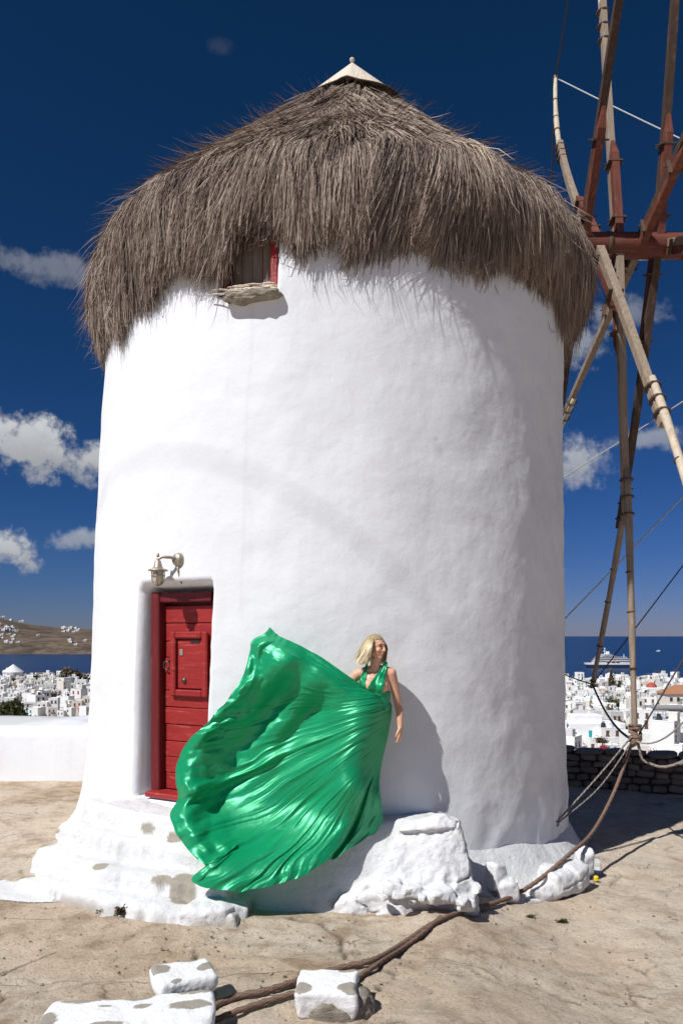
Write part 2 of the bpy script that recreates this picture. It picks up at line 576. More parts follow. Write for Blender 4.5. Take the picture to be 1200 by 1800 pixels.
    p.bump(p.noise(260, 2, 0.5), 0.0006)
    tr = p.N('ShaderNodeBsdfTranslucent'); tr.inputs['Color'].default_value = (0.0, 0.36, 0.12, 1)
    ms = p.N('ShaderNodeMixShader'); ms.inputs[0].default_value = 0.13
    outn = p.nt.nodes['Material Output']
    p.L(b.outputs[0], ms.inputs[1]); p.L(tr.outputs[0], ms.inputs[2]); p.L(ms.outputs[0], outn.inputs['Surface'])
    m['satin'] = p.m
    p = MT('skin', (0.56, 0.27, 0.165), 0.42, 0.4)
    p.b.inputs['Subsurface Weight'].default_value = 0.12
    p.b.inputs['Subsurface Radius'].default_value = (0.02, 0.008, 0.004)
    p.color(p.ramp(p.noise(14, 4), [(0.3, (0.66, 0.36, 0.235)), (0.7, (0.75, 0.44, 0.30))]))
    m['skin'] = p.m
    p = MT('lips', (0.42, 0.10, 0.09), 0.4, 0.5); m['lips'] = p.m
    p = MT('eye_dark', (0.03, 0.02, 0.015), 0.3, 0.5); m['eye_dark'] = p.m
    p = MT('hair_blonde', rough=0.45, spec=0.45)
    p.color(p.ramp(p.attr('tone'), [(0.0, (0.17, 0.115, 0.055)), (0.4, (0.46, 0.345, 0.175)), (0.8, (0.70, 0.57, 0.34)), (1.0, (0.80, 0.69, 0.47))]))
    m['hair'] = p.m
    # distance
    p = MT('sea', (0.004, 0.030, 0.085), 0.30, 0.12)
    w = p.noise(0.02, 8, 0.65, (1, 3.0, 1))
    p.color(p.ramp(p.noise(0.0035, 6, 0.6, (0.5, 3.5, 1)), [(0.3, (0.0015, 0.020, 0.078)), (0.7, (0.004, 0.036, 0.115))]))
    p.bump(w, 2.0, 0.5)
    m['sea'] = p.m
    p = MT('hillside', rough=0.95, spec=0.1)
    p.color(p.ramp(p.noise(0.05, 7, 0.65), [(0.3, (0.30, 0.25, 0.19)), (0.55, (0.52, 0.47, 0.40)), (0.75, (0.66, 0.62, 0.56))]))
    m['hillside'] = p.m
    p = MT('scrub_hill', rough=0.95, spec=0.1)
    c = p.ramp(p.noise(0.014, 9, 0.75), [(0.36, (0.050, 0.042, 0.034)), (0.46, (0.120, 0.090, 0.070)), (0.55, (0.180, 0.135, 0.100)), (0.68, (0.085, 0.068, 0.05))])
    c = p.mix(c, (0.075, 0.07, 0.045), p.ramp(p.noise(0.035, 7, 0.75), [(0.50, 0.0), (0.60, 0.9)]))
    p.color(c); m['scrub_hill'] = p.m
    for k, c in dict(house_white=(0.84, 0.84, 0.83), house_cream=(0.74, 0.70, 0.63), house_grey=(0.62, 0.61, 0.60)).items():
        p = MT(k, c, 0.9, 0.2)
        v = p.mix(c, tuple(x * 0.92 for x in c), p.rand())
        p.color(p.mix(v, tuple(x * 0.72 for x in c), p.ramp(p.noise(0.55, 6, 0.65), [(0.5, 0.0), (0.8, 0.7)])))
        m[k] = p.m
    for k, c in dict(win_dark=(0.035, 0.035, 0.045), win_blue=(0.04, 0.08, 0.20), win_teal=(0.02, 0.30, 0.32), win_brown=(0.14, 0.07, 0.04), win_red=(0.36, 0.035, 0.035),
                     tile_orange=(0.40, 0.19, 0.105), dome_red=(0.40, 0.085, 0.06), hull_navy=(0.015, 0.03, 0.07), ship_white=(0.80, 0.80, 0.80),
                     grey_roof=(0.33, 0.32, 0.31), awning_pink=(0.62, 0.24, 0.24), yellow=(0.75, 0.55, 0.02)).items():
        m[k] = MT(k, c, 0.7, 0.3).m
    p = MT('foliage', rough=0.8, spec=0.2)
    p.color(p.ramp(p.attr('tone'), [(0.0, (0.025, 0.032, 0.012)), (0.6, (0.075, 0.085, 0.030)), (1.0, (0.16, 0.15, 0.06))])); m['foliage'] = p.m
    p = MT('foliage_brown', rough=0.85, spec=0.2)
    p.color(p.ramp(p.attr('tone'), [(0.0, (0.03, 0.026, 0.015)), (0.6, (0.10, 0.075, 0.040)), (1.0, (0.18, 0.14, 0.08))])); m['foliage_brown'] = p.m
    p = MT('bougainvillea', rough=0.8, spec=0.2)
    p.color(p.ramp(p.attr('tone'), [(0.0, (0.05, 0.05, 0.02)), (0.5, (0.30, 0.03, 0.06)), (1.0, (0.55, 0.07, 0.12))])); m['bougainvillea'] = p.m
    wood('trunk', (0.12, 0.08, 0.055), (0.07, 0.05, 0.035))
    return m


MATS = make_materials()

# ------------------------------------------------------------------ the lie of the land
TY = 10.4                                    # distance of the mill's axis


def tcx(z):
    z = np.asarray(z, float)
    return np.where(z < 6.2, -0.215 + 0.02 * z, -0.09 + (z - 6.2) * 0.0585)


def trad(z):
    z = np.asarray(z, float)
    return 3.135 - 0.028 * z


def on_tower(px, py, rr=0.0):
    """(theta, z) of the point of the tower's face seen at a pixel"""
    z = 3.0
    for _ in range(6):
        r = float(trad(z)) + rr; cx = float(tcx(z)); k = (px - 600) / FPX
        a = k * k + 1; b = -2 * (k * cx + TY); c = cx * cx + TY * TY - r * r
        disc = max(b * b - 4 * a * c, 0)
        y = (-b - math.sqrt(disc)) / (2 * a)
        z = EYE + (1118 - py) / FPX * y
    return math.atan2(k * y - cx, TY - y), z


def tower_pt(th, z, n=0.0):
    r = float(trad(z)) + n
    return Vector((float(tcx(z)) + r * math.sin(th), TY - r * math.cos(th), z))


def ground_z(x, y):
    x = np.asarray(x, float); y = np.asarray(y, float)
    z = 0.23 * (1 - sstep(0.7, 2.2, x))
    z = z + 0.10 * (1 - sstep(3.5, 6.0, y)) + 0.06 * sstep(0.5, 3, x) * (1 - sstep(4, 6.4, y))
    z = z - 0.03 * sstep(9, 13, y)
    z = z + 0.045 * fbm(x * 0.6, y * 0.6, 0, 3, 5) + 0.018 * fbm(x * 2.3, y * 2.3, 0, 3, 9)
    # low shelf of rock running across the foreground
    e = y - (5.35 + 0.25 * vn(x * 0.7, 0, 0, 3) + 0.08 * vn(x * 3.1, 0, 0, 4))
    z = z + 0.035 * (1 - sstep(-0.05, 0.05, e)) * (1 - sstep(0.3, 1.6, x))
    return z


def build_ground():
    def ax(parts):
        return np.concatenate([np.arange(a, b, s) for a, b, s in parts])
    xs = ax([(-16, -5, 0.5), (-5, -3.6, 0.12), (-3.6, 4.4, 0.03), (4.4, 6, 0.12), (6, 16.01, 0.5)])
    ys = ax([(-12, 2, 0.5), (2, 4, 0.12), (4, 8.6, 0.03), (8.6, 13.2, 0.08), (13.2, 14.6, 0.1)])
    X, Y = np.meshgrid(xs, ys)
    Z = ground_z(X, Y)
    # cracks: edges of a warped cell pattern
    wx = X + 0.30 * fbm(X * 1.1, Y * 1.1, 0, 4, 31); wy = Y + 0.30 * fbm(X * 1.1, Y * 1.1, 5, 4, 32)
    cell = 1.05
    best = np.full(X.shape, 9.0); second = best.copy()
    gx = np.floor(wx / cell); gy = np.floor(wy / cell)
    for a in (-1, 0, 1):
        for b in (-1, 0, 1):
            ix = gx + a; iy = gy + b
            px = (ix + 0.5 + 0.42 * _hash(ix, iy, iy * 0, 3)) * cell; py = (iy + 0.5 + 0.42 * _hash(ix, iy, iy * 0, 4)) * cell
            d = np.hypot(wx - px, (wy - py))
            second = np.minimum(np.maximum(best, d), second); best = np.minimum(best, d)
    edge = second - best
    keep = sstep(-0.02, 0.30, fbm(X * 0.8, Y * 0.8, 2, 3, 41))
    crack = (1 - sstep(0.0, 0.040, edge)) * keep * sstep(-0.35, 0.25, fbm(X * 3.5, Y * 3.5, 7, 3, 43))
    sand = sstep(0.9, 2.2, X) * sstep(5.2, 6.6, Y) * (0.55 + 0.45 * fbm(X * 0.9, Y * 0.9, 1, 3, 8))
    sand = np.clip(sand * 0.55, 0, 1)
    crack = crack * (1 - 0.8 * sand)
    Z = Z - 0.035 * crack + 0.014 * fbm(X * 6, Y * 6, 0, 4, 15) * (1 - 0.6 * sand) + 0.04 * np.abs(fbm(X * 1.1, Y * 1.6, 0, 3, 16)) * (1 - sand) - 0.012
    me = mesh_from('ground', np.stack([X, Y, Z], -1).reshape(-1, 3), grid_faces(len(ys), len(xs)), True,
                   {'crack': crack.ravel(), 'sand': sand.ravel()})
    obj('ground', me, MATS['ground'], kind='structure')
    # the slope that falls from the mill hill to the town and the harbour
    rr = np.array([11, 13, 16, 22, 35, 60, 100, 150, 200, 250, 320, 400, 500, 600, 690, 760, 800, 1200])
    zz = np.array([-0.5, -0.7, -1.6, -3.2, -6.0, -11, -19, -26, -29.5, -31, -32.2, -33.3, -34.6, -35.8, -36.6, -37.2, -38.4, -42])
    n = 120
    V = []
    for r, z in zip(rr, zz):
        for i in range(n):
            a = 2 * math.pi * i / n
            x = r * math.sin(a); y = 1.5 + r * math.cos(a)
            zb = z if y > -20 else max(z, -8)
            V.append((x, y, zb + (0.5 * float(vn(x * 0.05, y * 0.05)) if 30 < r < 600 else 0)))
    obj('hillside', mesh_from('hillside', V, grid_faces(len(rr), n, True)[:, ::-1]), MATS['hillside'], kind='structure')
    V = [(-90000, -90000, -37.4), (90000, -90000, -37.4), (90000, 90000, -37.4), (-90000, 90000, -37.4)]
    obj('sea', mesh_from('sea', V, np.array([(0, 1, 2, 3)]), False), MATS['sea'], kind='structure')


build_ground()


def tz(d):
    rr = [11, 13, 16, 22, 35, 60, 100, 150, 200, 250, 320, 400, 500, 600, 690, 760, 800]
    zz = [-0.5, -0.7, -1.6, -3.2, -6.0, -11, -19, -26, -29.5, -31, -32.2, -33.3, -34.6, -35.8, -36.6, -37.2, -38.4]
    return float(np.interp(d, rr, zz))


# ------------------------------------------------------------------ the windmill
DOOR_TH, _ = on_tower(304, 1220)
WIN_TH, _ = on_tower(437, 470)
DOOR_Z0, DOOR_Z1 = 0.93, 3.05
WIN_Z0 = on_tower(437, 508)[1]
DL, DR = -0.44, 0.41                # door opening, left and right of its centre line
WL, WR = -0.30, 0.29


def local_frame(th, z0):
    n = Vector((math.sin(th), -math.cos(th), 0))
    t = Vector((math.cos(th), math.sin(th), 0))
    c = tower_pt(th, z0)
    M4 = Matrix(((t.x, n.x, 0, c.x), (t.y, n.y, 0, c.y), (0, 0, 1, z0), (0, 0, 0, 1)))
    return M4, t, n


def build_tower():
    root = empty('windmill', (float(tcx(0)), TY, 0), 'round whitewashed stone windmill with shaggy thatched roof and red door', 'windmill')
    th = list(np.linspace(-math.pi, math.pi, 720, endpoint=False))
    zs = list(np.arange(-0.3, 6.86, 0.033))
    rd = float(trad(2)); rw = float(trad(6))

    def edges(lst, vals, eps):
        for v in vals:
            lst[:] = [t for t in lst if abs(t - v) > eps]
        lst.extend(vals); lst.sort()
    tv = []
    for s, out in ((DL, -0.13), (DR, 0.03)):
        tv += [DOOR_TH + math.asin((s + out * k) / rd) for k in (0, 0.25, 0.6, 1.0)]
    for s, out in ((WL, -0.05), (WR, 0.02)):
        tv += [WIN_TH + math.asin((s + out * k) / rw) for k in (0, 0.4, 1.0)]
    edges(th, tv, 0.004)
    edges(zs, [DOOR_Z0 - 0.03, DOOR_Z0, DOOR_Z1, DOOR_Z1 + 0.03, DOOR_Z1 + 0.07, DOOR_Z1 + 0.11, WIN_Z0 - 0.04, WIN_Z0 - 0.02, WIN_Z0], 0.012)
    T, Z = np.meshgrid(np.array(th), np.array(zs))
    rr = trad(Z)
    lump = 0.030 * fbm(T * 2.2, Z * 0.8, 0, 3, 21) + 0.008 * fbm(T * 7, Z * 2.6, 0, 4, 22, 0.5)
    lump += 0.012 * fbm(T * 14, Z * 3.2, 0, 3, 23) * sstep(0.2, 1.2, T)
    # bulges near the foot on the right, seen in the raking light
    lump += 0.07 * sstep(1.6, 0.2, Z) * fbm(T * 4.2 + 3, Z * 1.3, 0, 3, 27) * sstep(0.2, 0.6, T)
    flare = 0.13 * np.exp(-np.maximum(Z, 0) / 0.35) + 0.16 * np.exp(-np.maximum(Z - 0.1, 0) / 0.30) * sstep(-0.9, -1.25, T)
    rr = rr + lump + flare
    X = tcx(Z) + rr * np.sin(T); Y = TY - rr * np.cos(T)
    scuff = np.zeros_like(X)
    for (px, py, w, h, k) in ((775, 790, 0.10, 0.10, 0.5), (398, 790, 0.08, 0.05, 0.35), (765, 772, 0.05, 0.03, 0.5), (905, 660, 0.05, 0.4, 0.15), (520, 640, 0.05, 0.03, 0.3), (690, 905, 0.05, 0.03, 0.35), (860, 1010, 0.06, 0.12, 0.25), (610, 1110, 0.02, 0.02, 0.6), (975, 745, 0.02, 0.03, 0.6), (930, 1200, 0.02, 0.10, 0.35), (885, 1230, 0.03, 0.02, 0.4), (740, 1050, 0.10, 0.03, 0.2), (560, 960, 0.12, 0.05, 0.15)):
        t0, z0 = on_tower(px, py)
        d = np.hypot((T - t0) * 3.05 / w, (Z - z0) / h)
        scuff = np.maximum(scuff, k * (1 - sstep(0.3, 1.0, d)) * sstep(-0.05, 0.35, fbm(T * 60, Z * 20, 0, 3, 33)))
    # vertical run-off streak
    t0, _ = on_tower(436, 800)
    scuff = np.maximum(scuff, 0.13 * np.exp(-((T - t0 + 0.01 * vn(Z * 1.3, 0)) / 0.006) ** 2) * sstep(0.0, 0.5, 0.5 + fbm(Z * 1.2, 0, 0, 3, 5)) * (Z > 2.6))

    def carve(th0, lo, hi, lo_out, hi_out, z0, z1, z1_out, depth):
        nonlocal X, Y
        n = (math.sin(th0), -math.cos(th0)); t = (math.cos(th0), math.sin(th0))
        rc = trad((z0 + min(z1, 6.6)) / 2)
        tt = np.sin(T - th0) * trad(Z)
        near = (np.abs(np.angle(np.exp(1j * (T - th0)))) < 0.5)
        wob = 0.012 * fbm(Z * 3.0, T * 8, 0, 3, 51)
        f = sstep(lo - lo_out + 0.004, lo - 0.003, tt + wob * 0.3) * (1 - sstep(hi + 0.003, hi + hi_out, tt + wob * 0.3))
        f = f * sstep(z0 - 0.03, z0 - 0.002, Z) * (1 - sstep(z1 + 0.003, z1 + z1_out, Z))
        f = np.where(near, f, 0)
        cx = tcx(Z)
        depthn = (X - cx) * n[0] + (Y - TY) * n[1]
        target = float(rc) - depth
        dn = (target - depthn) * f
        X = X + n[0] * dn; Y = Y + n[1] * dn
    carve(DOOR_TH, DL, DR, 0.13, 0.03, DOOR_Z0, DOOR_Z1, 0.11, 0.39)
    carve(WIN_TH, WL, WR, 0.05, 0.02, WIN_Z0, 9.0, 9.1, 0.20)
    me = mesh_from('wall', np.stack([X, Y, Z], -1).reshape(-1, 3), grid_faces(len(zs), len(th), True), True, {'scuff': scuff.ravel()})
    obj('wall', me, MATS['plaster'], root)
    return root


MILL = build_tower()


def roof_profile():
    return np.array([(0.02, 10.20), (0.60, 9.66), (1.30, 8.97), (2.03, 8.26), (2.68, 7.65), (3.06, 7.28), (3.15, 6.98), (3.12, 6.66), (3.07, 6.30), (3.04, 5.9), (3.02, 5.4)])


def build_roof():
    prof = roof_profile()
    seg = np.concatenate([[0], np.cumsum(np.hypot(*np.diff(prof, axis=0).T))])

    def P(s):
        return np.interp(s, seg, prof[:, 0]), np.interp(s, seg, prof[:, 1])
    # solid bed of packed straw and the boarding beneath
    mb = MB()
    pr = [(0.0, 10.14)] + [(max(r - 0.10, 0.02), z - 0.08) for r, z in prof[1:7]] + [(3.02, 6.75), (2.85, 6.80), (2.4, 7.0), (0.0, 7.1)]
    n = 96
    V = []
    for (r, z) in pr:
        for i in range(n):
            a = 2 * math.pi * i / n
            V.append((float(tcx(z)) + r * math.sin(a), TY - r * math.cos(a), z))
    obj('roof_bed', mesh_from('roof_bed', V, grid_faces(len(pr), n, True)), MATS['straw_core'], MILL)

    # the ragged lower edge of the thatch: how low it hangs, by angle
    tab = [(150, 610), (165, 615), (185, 600), (205, 555), (235, 520), (262, 490), (300, 470), (335, 435), (362, 452), (385, 458), (405, 436), (430, 408), (455, 394), (483, 384),
           (497, 398), (530, 420), (565, 432), (598, 398), (622, 446), (665, 428), (720, 445), (770, 432), (800, 462), (865, 496), (930, 470), (965, 485), (990, 540), (1005, 600), (1016, 640)]
    ta = []; zaa = []
    for (px, py) in tab:
        k = (px - 600) / FPX
        r = 3.22; cx = -0.07
        a = k * k + 1; b = -2 * (k * cx + TY); c = cx * cx + TY * TY - r * r
        disc = b * b - 4 * a * c
        if disc < 0: y = TY - r * r / TY
        else: y = (-b - math.sqrt(disc)) / (2 * a)
        th = math.atan2(k * y - cx, TY - y)
        ta.append(th); zaa.append(EYE + (1118 - py) / FPX * y)
    ta = np.array(ta); zaa = np.array(zaa)
    o = np.argsort(ta); ta = ta[o]; zaa = zaa[o]

    def zlow(th):
        return np.interp(th, ta, zaa, left=6.2, right=6.1)

    def strands(N, th_lo, th_hi, s_lo, s_hi, len_lo, len_hi, width, seed, lift=0.05, off=0.0, hang=False):
        g = np.random.default_rng(seed)
        th = g.uniform(th_lo, th_hi, N)
        u = g.uniform(0, 1, N)
        # area weighting along the slope
        s = np.sqrt(s_lo ** 2 + u * (s_hi ** 2 - s_lo ** 2)) if not hang else g.uniform(s_lo, s_hi, N)
        L = g.uniform(len_lo, len_hi, N)
        r0, z0 = P(s)
        X0 = th * 3.0
        clump = fbm(X0 * 3.2, s * 2.2, 0, 3, 61)
        clump2 = fbm(X0 * 9.0, s * 3.5, 0, 2, 62)
        rag = np.sin(th) * 0
        swirl = 0.55 * vn(X0 * 1.3, s * 0.9, 0, 63) + 0.45 * vn(X0 * 4.1, s * 2.3, 0, 64) + g.normal(0, 0.16, N)
        thick = off + 0.060 * clump + 0.040 * clump2 + g.uniform(-0.05, 0.03, N)
        # a later, upper coat of straw ends in a step on the right-hand side
        step = sstep(0.03, 0.20, th) * (th < 2.2)
        thick = thick - step * 0.11 * sstep(7.12, 6.95, z0)
        thick = thick + step * 0.08 * sstep(8.0, 7.3, z0) * sstep(6.95, 7.12, z0)
        zl = zlow(th) + 0.10 * clump2 + 0.20 * np.maximum(vn(th * 7.0, 0 * th, 0, 91), -0.2) + 0.12 * vn(th * 19.0, 0 * th, 0, 92) + 0.22 * np.exp(-((th - WIN_TH - 0.02) / 0.075) ** 2) + g.normal(0, 0.07, N) + np.abs(g.normal(0, 0.10, N)) - 0.04
        zl = np.where((step > 0.5) & (z0 > 7.12), np.maximum(zl, 6.72 + 0.10 * clump2 + 0.06 * g.normal(0, 1, N)), zl)
        K = 4
        pts = np.zeros((N, K, 3))
        t = np.linspace(0, 1, K)
        stray = (g.uniform(0, 1, N) < 0.022) * g.uniform(0.08, 0.28, N)
        for k in range(K):
            sk = s + L * t[k]
            rk, zk = P(sk)
            over = zk < zl
            zk2 = np.where(over, zl, zk)
            # normal of the roof ~ outwards and up on the slope
            ln = thick + lift * t[k] * (0.5 + 0.5 * clump) + stray * t[k] ** 1.5
            thk = th + swirl * L * t[k] / np.maximum(rk, 0.5) * 0.45
            slope = sstep(6.6, 7.6, zk2)
            rk2 = np.maximum(rk + ln * (1 - 0.35 * slope), 0.03)
            zk2 = zk2 + ln * 0.7 * slope
            cx = tcx(zk2)
            pts[:, k, 0] = cx + rk2 * np.sin(thk); pts[:, k, 1] = TY - rk2 * np.cos(thk); pts[:, k, 2] = zk2
        ok = (z0 > zl + 0.02)
        pts = pts[ok]; th = th[ok]; clump = clump[ok]; clump2 = clump2[ok]; s = s[ok]
        N = len(pts)
        W = width * g.uniform(0.6, 1.35, N)
        tg = pts[:, -1] - pts[:, 0]
        tg /= np.linalg.norm(tg, axis=1)[:, None] + 1e-9
        out = np.stack([np.sin(th), -np.cos(th), np.full(N, 0.35)], 1)
        side = np.cross(tg, out); side /= np.linalg.norm(side, axis=1)[:, None] + 1e-9
        nrm = np.cross(side, tg)
        roll = g.uniform(-1.0, 1.0, N)[:, None]
        side = side * np.cos(roll) + nrm * np.sin(roll)
        wk = np.array([0.7, 1.0, 0.85, 0.15])
        V = np.zeros((N, K, 2, 3))
        for k in range(K):
            V[:, k, 0] = pts[:, k] - side * (W * wk[k] / 2)[:, None]
            V[:, k, 1] = pts[:, k] + side * (W * wk[k] / 2)[:, None]
        base = np.arange(N)[:, None] * (K * 2)
        F = []
        for k in range(K - 1):
            F.append(base + np.array([[2 * k, 2 * k + 1, 2 * k + 3, 2 * k + 2]]))
        F = np.concatenate(F)
        tone = 0.52 + 0.30 * clump + 0.22 * clump2 + g.normal(0, 0.19, N) + 0.10 * vn(th * 2.0, s * 0.8, 0, 66)
        tone = np.clip(tone + 0.14 * sstep(0.5, 0.1, np.abs(s - 1.2)) * 0, 0, 1)
        return V.reshape(-1, 3), F, np.repeat(tone, K * 2)
    parts = [strands(104000, -2.15, 2.15, 1.02, 4.75, 0.34, 0.72, 0.0068, 1),
             strands(36000, -2.15, 2.15, 2.4, 4.9, 0.30, 0.68, 0.0068, 2, 0.09, 0.02),
             strands(34000, -2.15, 2.15, 3.95, 5.05, 0.45, 1.05, 0.0070, 3, 0.06, -0.02, True),
             strands(9000, -2.15, 2.15, 4.2, 5.3, 0.30, 0.8, 0.008, 4, 0.04, -0.10, True),
             strands(12000, 2.15, 2 * math.pi - 2.15, 0.95, 5.0, 0.6, 1.0, 0.020, 5)]
    V = []; F = []; T = []; n0 = 0
    for v, f, t in parts:
        V.append(v); F.append(f + n0); T.append(t); n0 += len(v)
    me = mesh_from('thatch', np.concatenate(V), np.concatenate(F), False, {'tone': np.concatenate(T)})
    obj('thatch', me, MATS['straw'], MILL, kind='stuff')
    # canvas cap tied over the peak
    nr, na = 12, 72
    rr = np.linspace(0.0, 1, nr)[:, None]; aa = np.linspace(0, 2 * math.pi, na, endpoint=False)[None, :]
    rim = 0.84 + 0.07 * np.sin(3 * aa + 0.6) + 0.05 * np.sin(5 * aa)
    Rr = rr * rim
    Zz = 10.37 - 1.02 * Rr + 0.030 * np.sin(4 * aa + 0.5) * rr + 0.045 * np.exp(-((np.angle(np.exp(1j * (aa + 0.10))) / 0.12) ** 2)) * rr
    X = float(tcx(10.2)) + Rr * np.sin(aa); Y = TY - Rr * np.cos(aa)
    me = mesh_from('canvas_cap', np.stack([X, Y, Zz], -1).reshape(-1, 3), grid_faces(nr, na, True))
    cap = obj('canvas_cap', me, MATS['canvas'], MILL)
    ring = np.stack([X[-1], Y[-1], Zz[-1] + 0.012], -1)
    mb = MB().tube(np.vstack([ring, ring[:2]]), 0.011, 6, False)
    mb.build('tie_cord', MATS['lashing'], cap, True)
    mb = MB().ell((float(tcx(10.2)), TY, 10.40), (0.035, 0.035, 0.03))
    mb.build('finial_knot', MATS['canvas'], cap, True)


build_roof()


def xf(M4, mb_v):
    A = np.array(M4)
    return np.asarray(mb_v) @ A[:3, :3].T + A[:3, 3]


def place(o, M4):
    """bake a local frame into the mesh of a part (parts keep the parent's transform)"""
    o.data.transform(M4)


def build_door():
    M4, t, n = local_frame(DOOR_TH, DOOR_Z0)
    d = empty('door', M4.translation)
    d.parent = MILL; d.matrix_parent_inverse = MILL.matrix_basis.inverted()
    yb = -0.32

    def part(name, mb, mat, parent=d, smooth=False):
        me = mb.mesh(name, smooth); me.transform(M4)
        o = bpy.data.objects.new(name, me); me.materials.append(MATS[mat]); COL.objects.link(o)
        o.parent = parent
        o.matrix_parent_inverse = (parent.matrix_parent_inverse @ Matrix()).copy() if False else (Matrix.Translation(M4.translation)).inverted() if parent is d else Matrix()
        return o
    H = DOOR_Z1 - DOOR_Z0
    part('frame_jamb', MB().box((DL + 0.055, yb + 0.045, H / 2), (0.115, 0.13, H + 0.02), bev=0.012), 'red_frame')
    part('frame_jamb', MB().box((DR - 0.012, yb + 0.03, H / 2), (0.05, 0.10, H + 0.02), bev=0.012), 'red_frame')
    part('frame_lintel', MB().box(((DL + DR) / 2, yb + 0.035, H - 0.05), (DR - DL - 0.13, 0.11, 0.10), bev=0.01), 'red_frame')
    part('sill', MB().box((0.0, yb + 0.10, 0.028), (DR - DL - 0.02, 0.26, 0.055), bev=0.012), 'red_paint')
    z = 0.06
    k = 0
    x0, x1 = DL + 0.115, DR - 0.038
    while z < H - 0.12:
        h = min(0.165 + 0.03 * random.random(), H - 0.105 - z)
        if h < 0.03: break
        # boards tilt a touch and stand a few mm proud of one another
        tw = random.uniform(-0.006, 0.006)
        m3 = Matrix.Rotation(random.uniform(-0.006, 0.006), 3, 'Y')
        part('plank', MB().box(((x0 + x1) / 2, yb + tw, z + h / 2), (x1 - x0, 0.045, h - 0.007), m3, bev=0.006), 'red_paint')
        z += h; k += 1
    part('backing', MB().box(((x0 + x1) / 2, yb - 0.05, H / 2), (x1 - x0 + 0.2, 0.02, H)), 'red_frame')
    # small hatch in the upper half
    hx, hz, hw, hh = 0.035, 1.38, 0.42, 0.60
    yo = yb + 0.042
    hat = part('hatch', MB().box((hx, yo - 0.006, hz), (hw - 0.10, 0.012, hh - 0.10), bev=0.003), 'red_paint')
    for (cx, cz, w, h) in ((hx - hw / 2, hz, 0.07, hh + 0.07), (hx + hw / 2, hz, 0.07, hh + 0.07), (hx, hz + hh / 2, hw - 0.075, 0.07), (hx, hz - hh / 2, hw - 0.075, 0.07)):
        o = part('hatch_moulding', MB().box((cx, yo + 0.012, cz), (w, 0.045, h), bev=0.012), 'red_paint')
    part('mail_slot', MB().box((hx + 0.075, yo + 0.002, hz + 0.235), (0.12, 0.006, 0.035)), 'eye_dark')
    part('latch_plate', MB().box((hx - 0.11, yo + 0.004, hz + 0.12), (0.045, 0.012, 0.065), bev=0.004), 'bronze')
    # keyhole boss
    A = Matrix.Translation((hx - 0.07, yo + 0.006, hz - 0.17)) @ Matrix.Rotation(R(-90), 4, 'X')
    part('lock_boss', MB().lathe([(0.0, 0.02), (0.022, 0.016), (0.03, 0.0)], 14, A), 'iron', smooth=True)
    # ring handle
    c = np.array((hx - hw / 2 - 0.075, yb + 0.07, hz - 0.02))
    ang = np.linspace(0, 2 * math.pi, 25)
    ring = c + np.stack([0.045 * np.cos(ang), 0.012 * np.sin(ang), 0.045 * np.sin(ang)], 1)
    hd = part('ring_handle', MB().tube(ring, 0.007, 8, False).tube([c + np.array((0.0, -0.05, 0.045)), c + np.array((0.0, 0.012, 0.045))], 0.010, 8).tube([c + np.array((0.03, -0.02, 0)), c + np.array((0.11, -0.02, 0))], 0.012, 8), 'iron', smooth=True)
    part('foot_vent', MB().box((0.00, yb + 0.030, 0.30), (0.14, 0.012, 0.03)), 'eye_dark')


build_door()


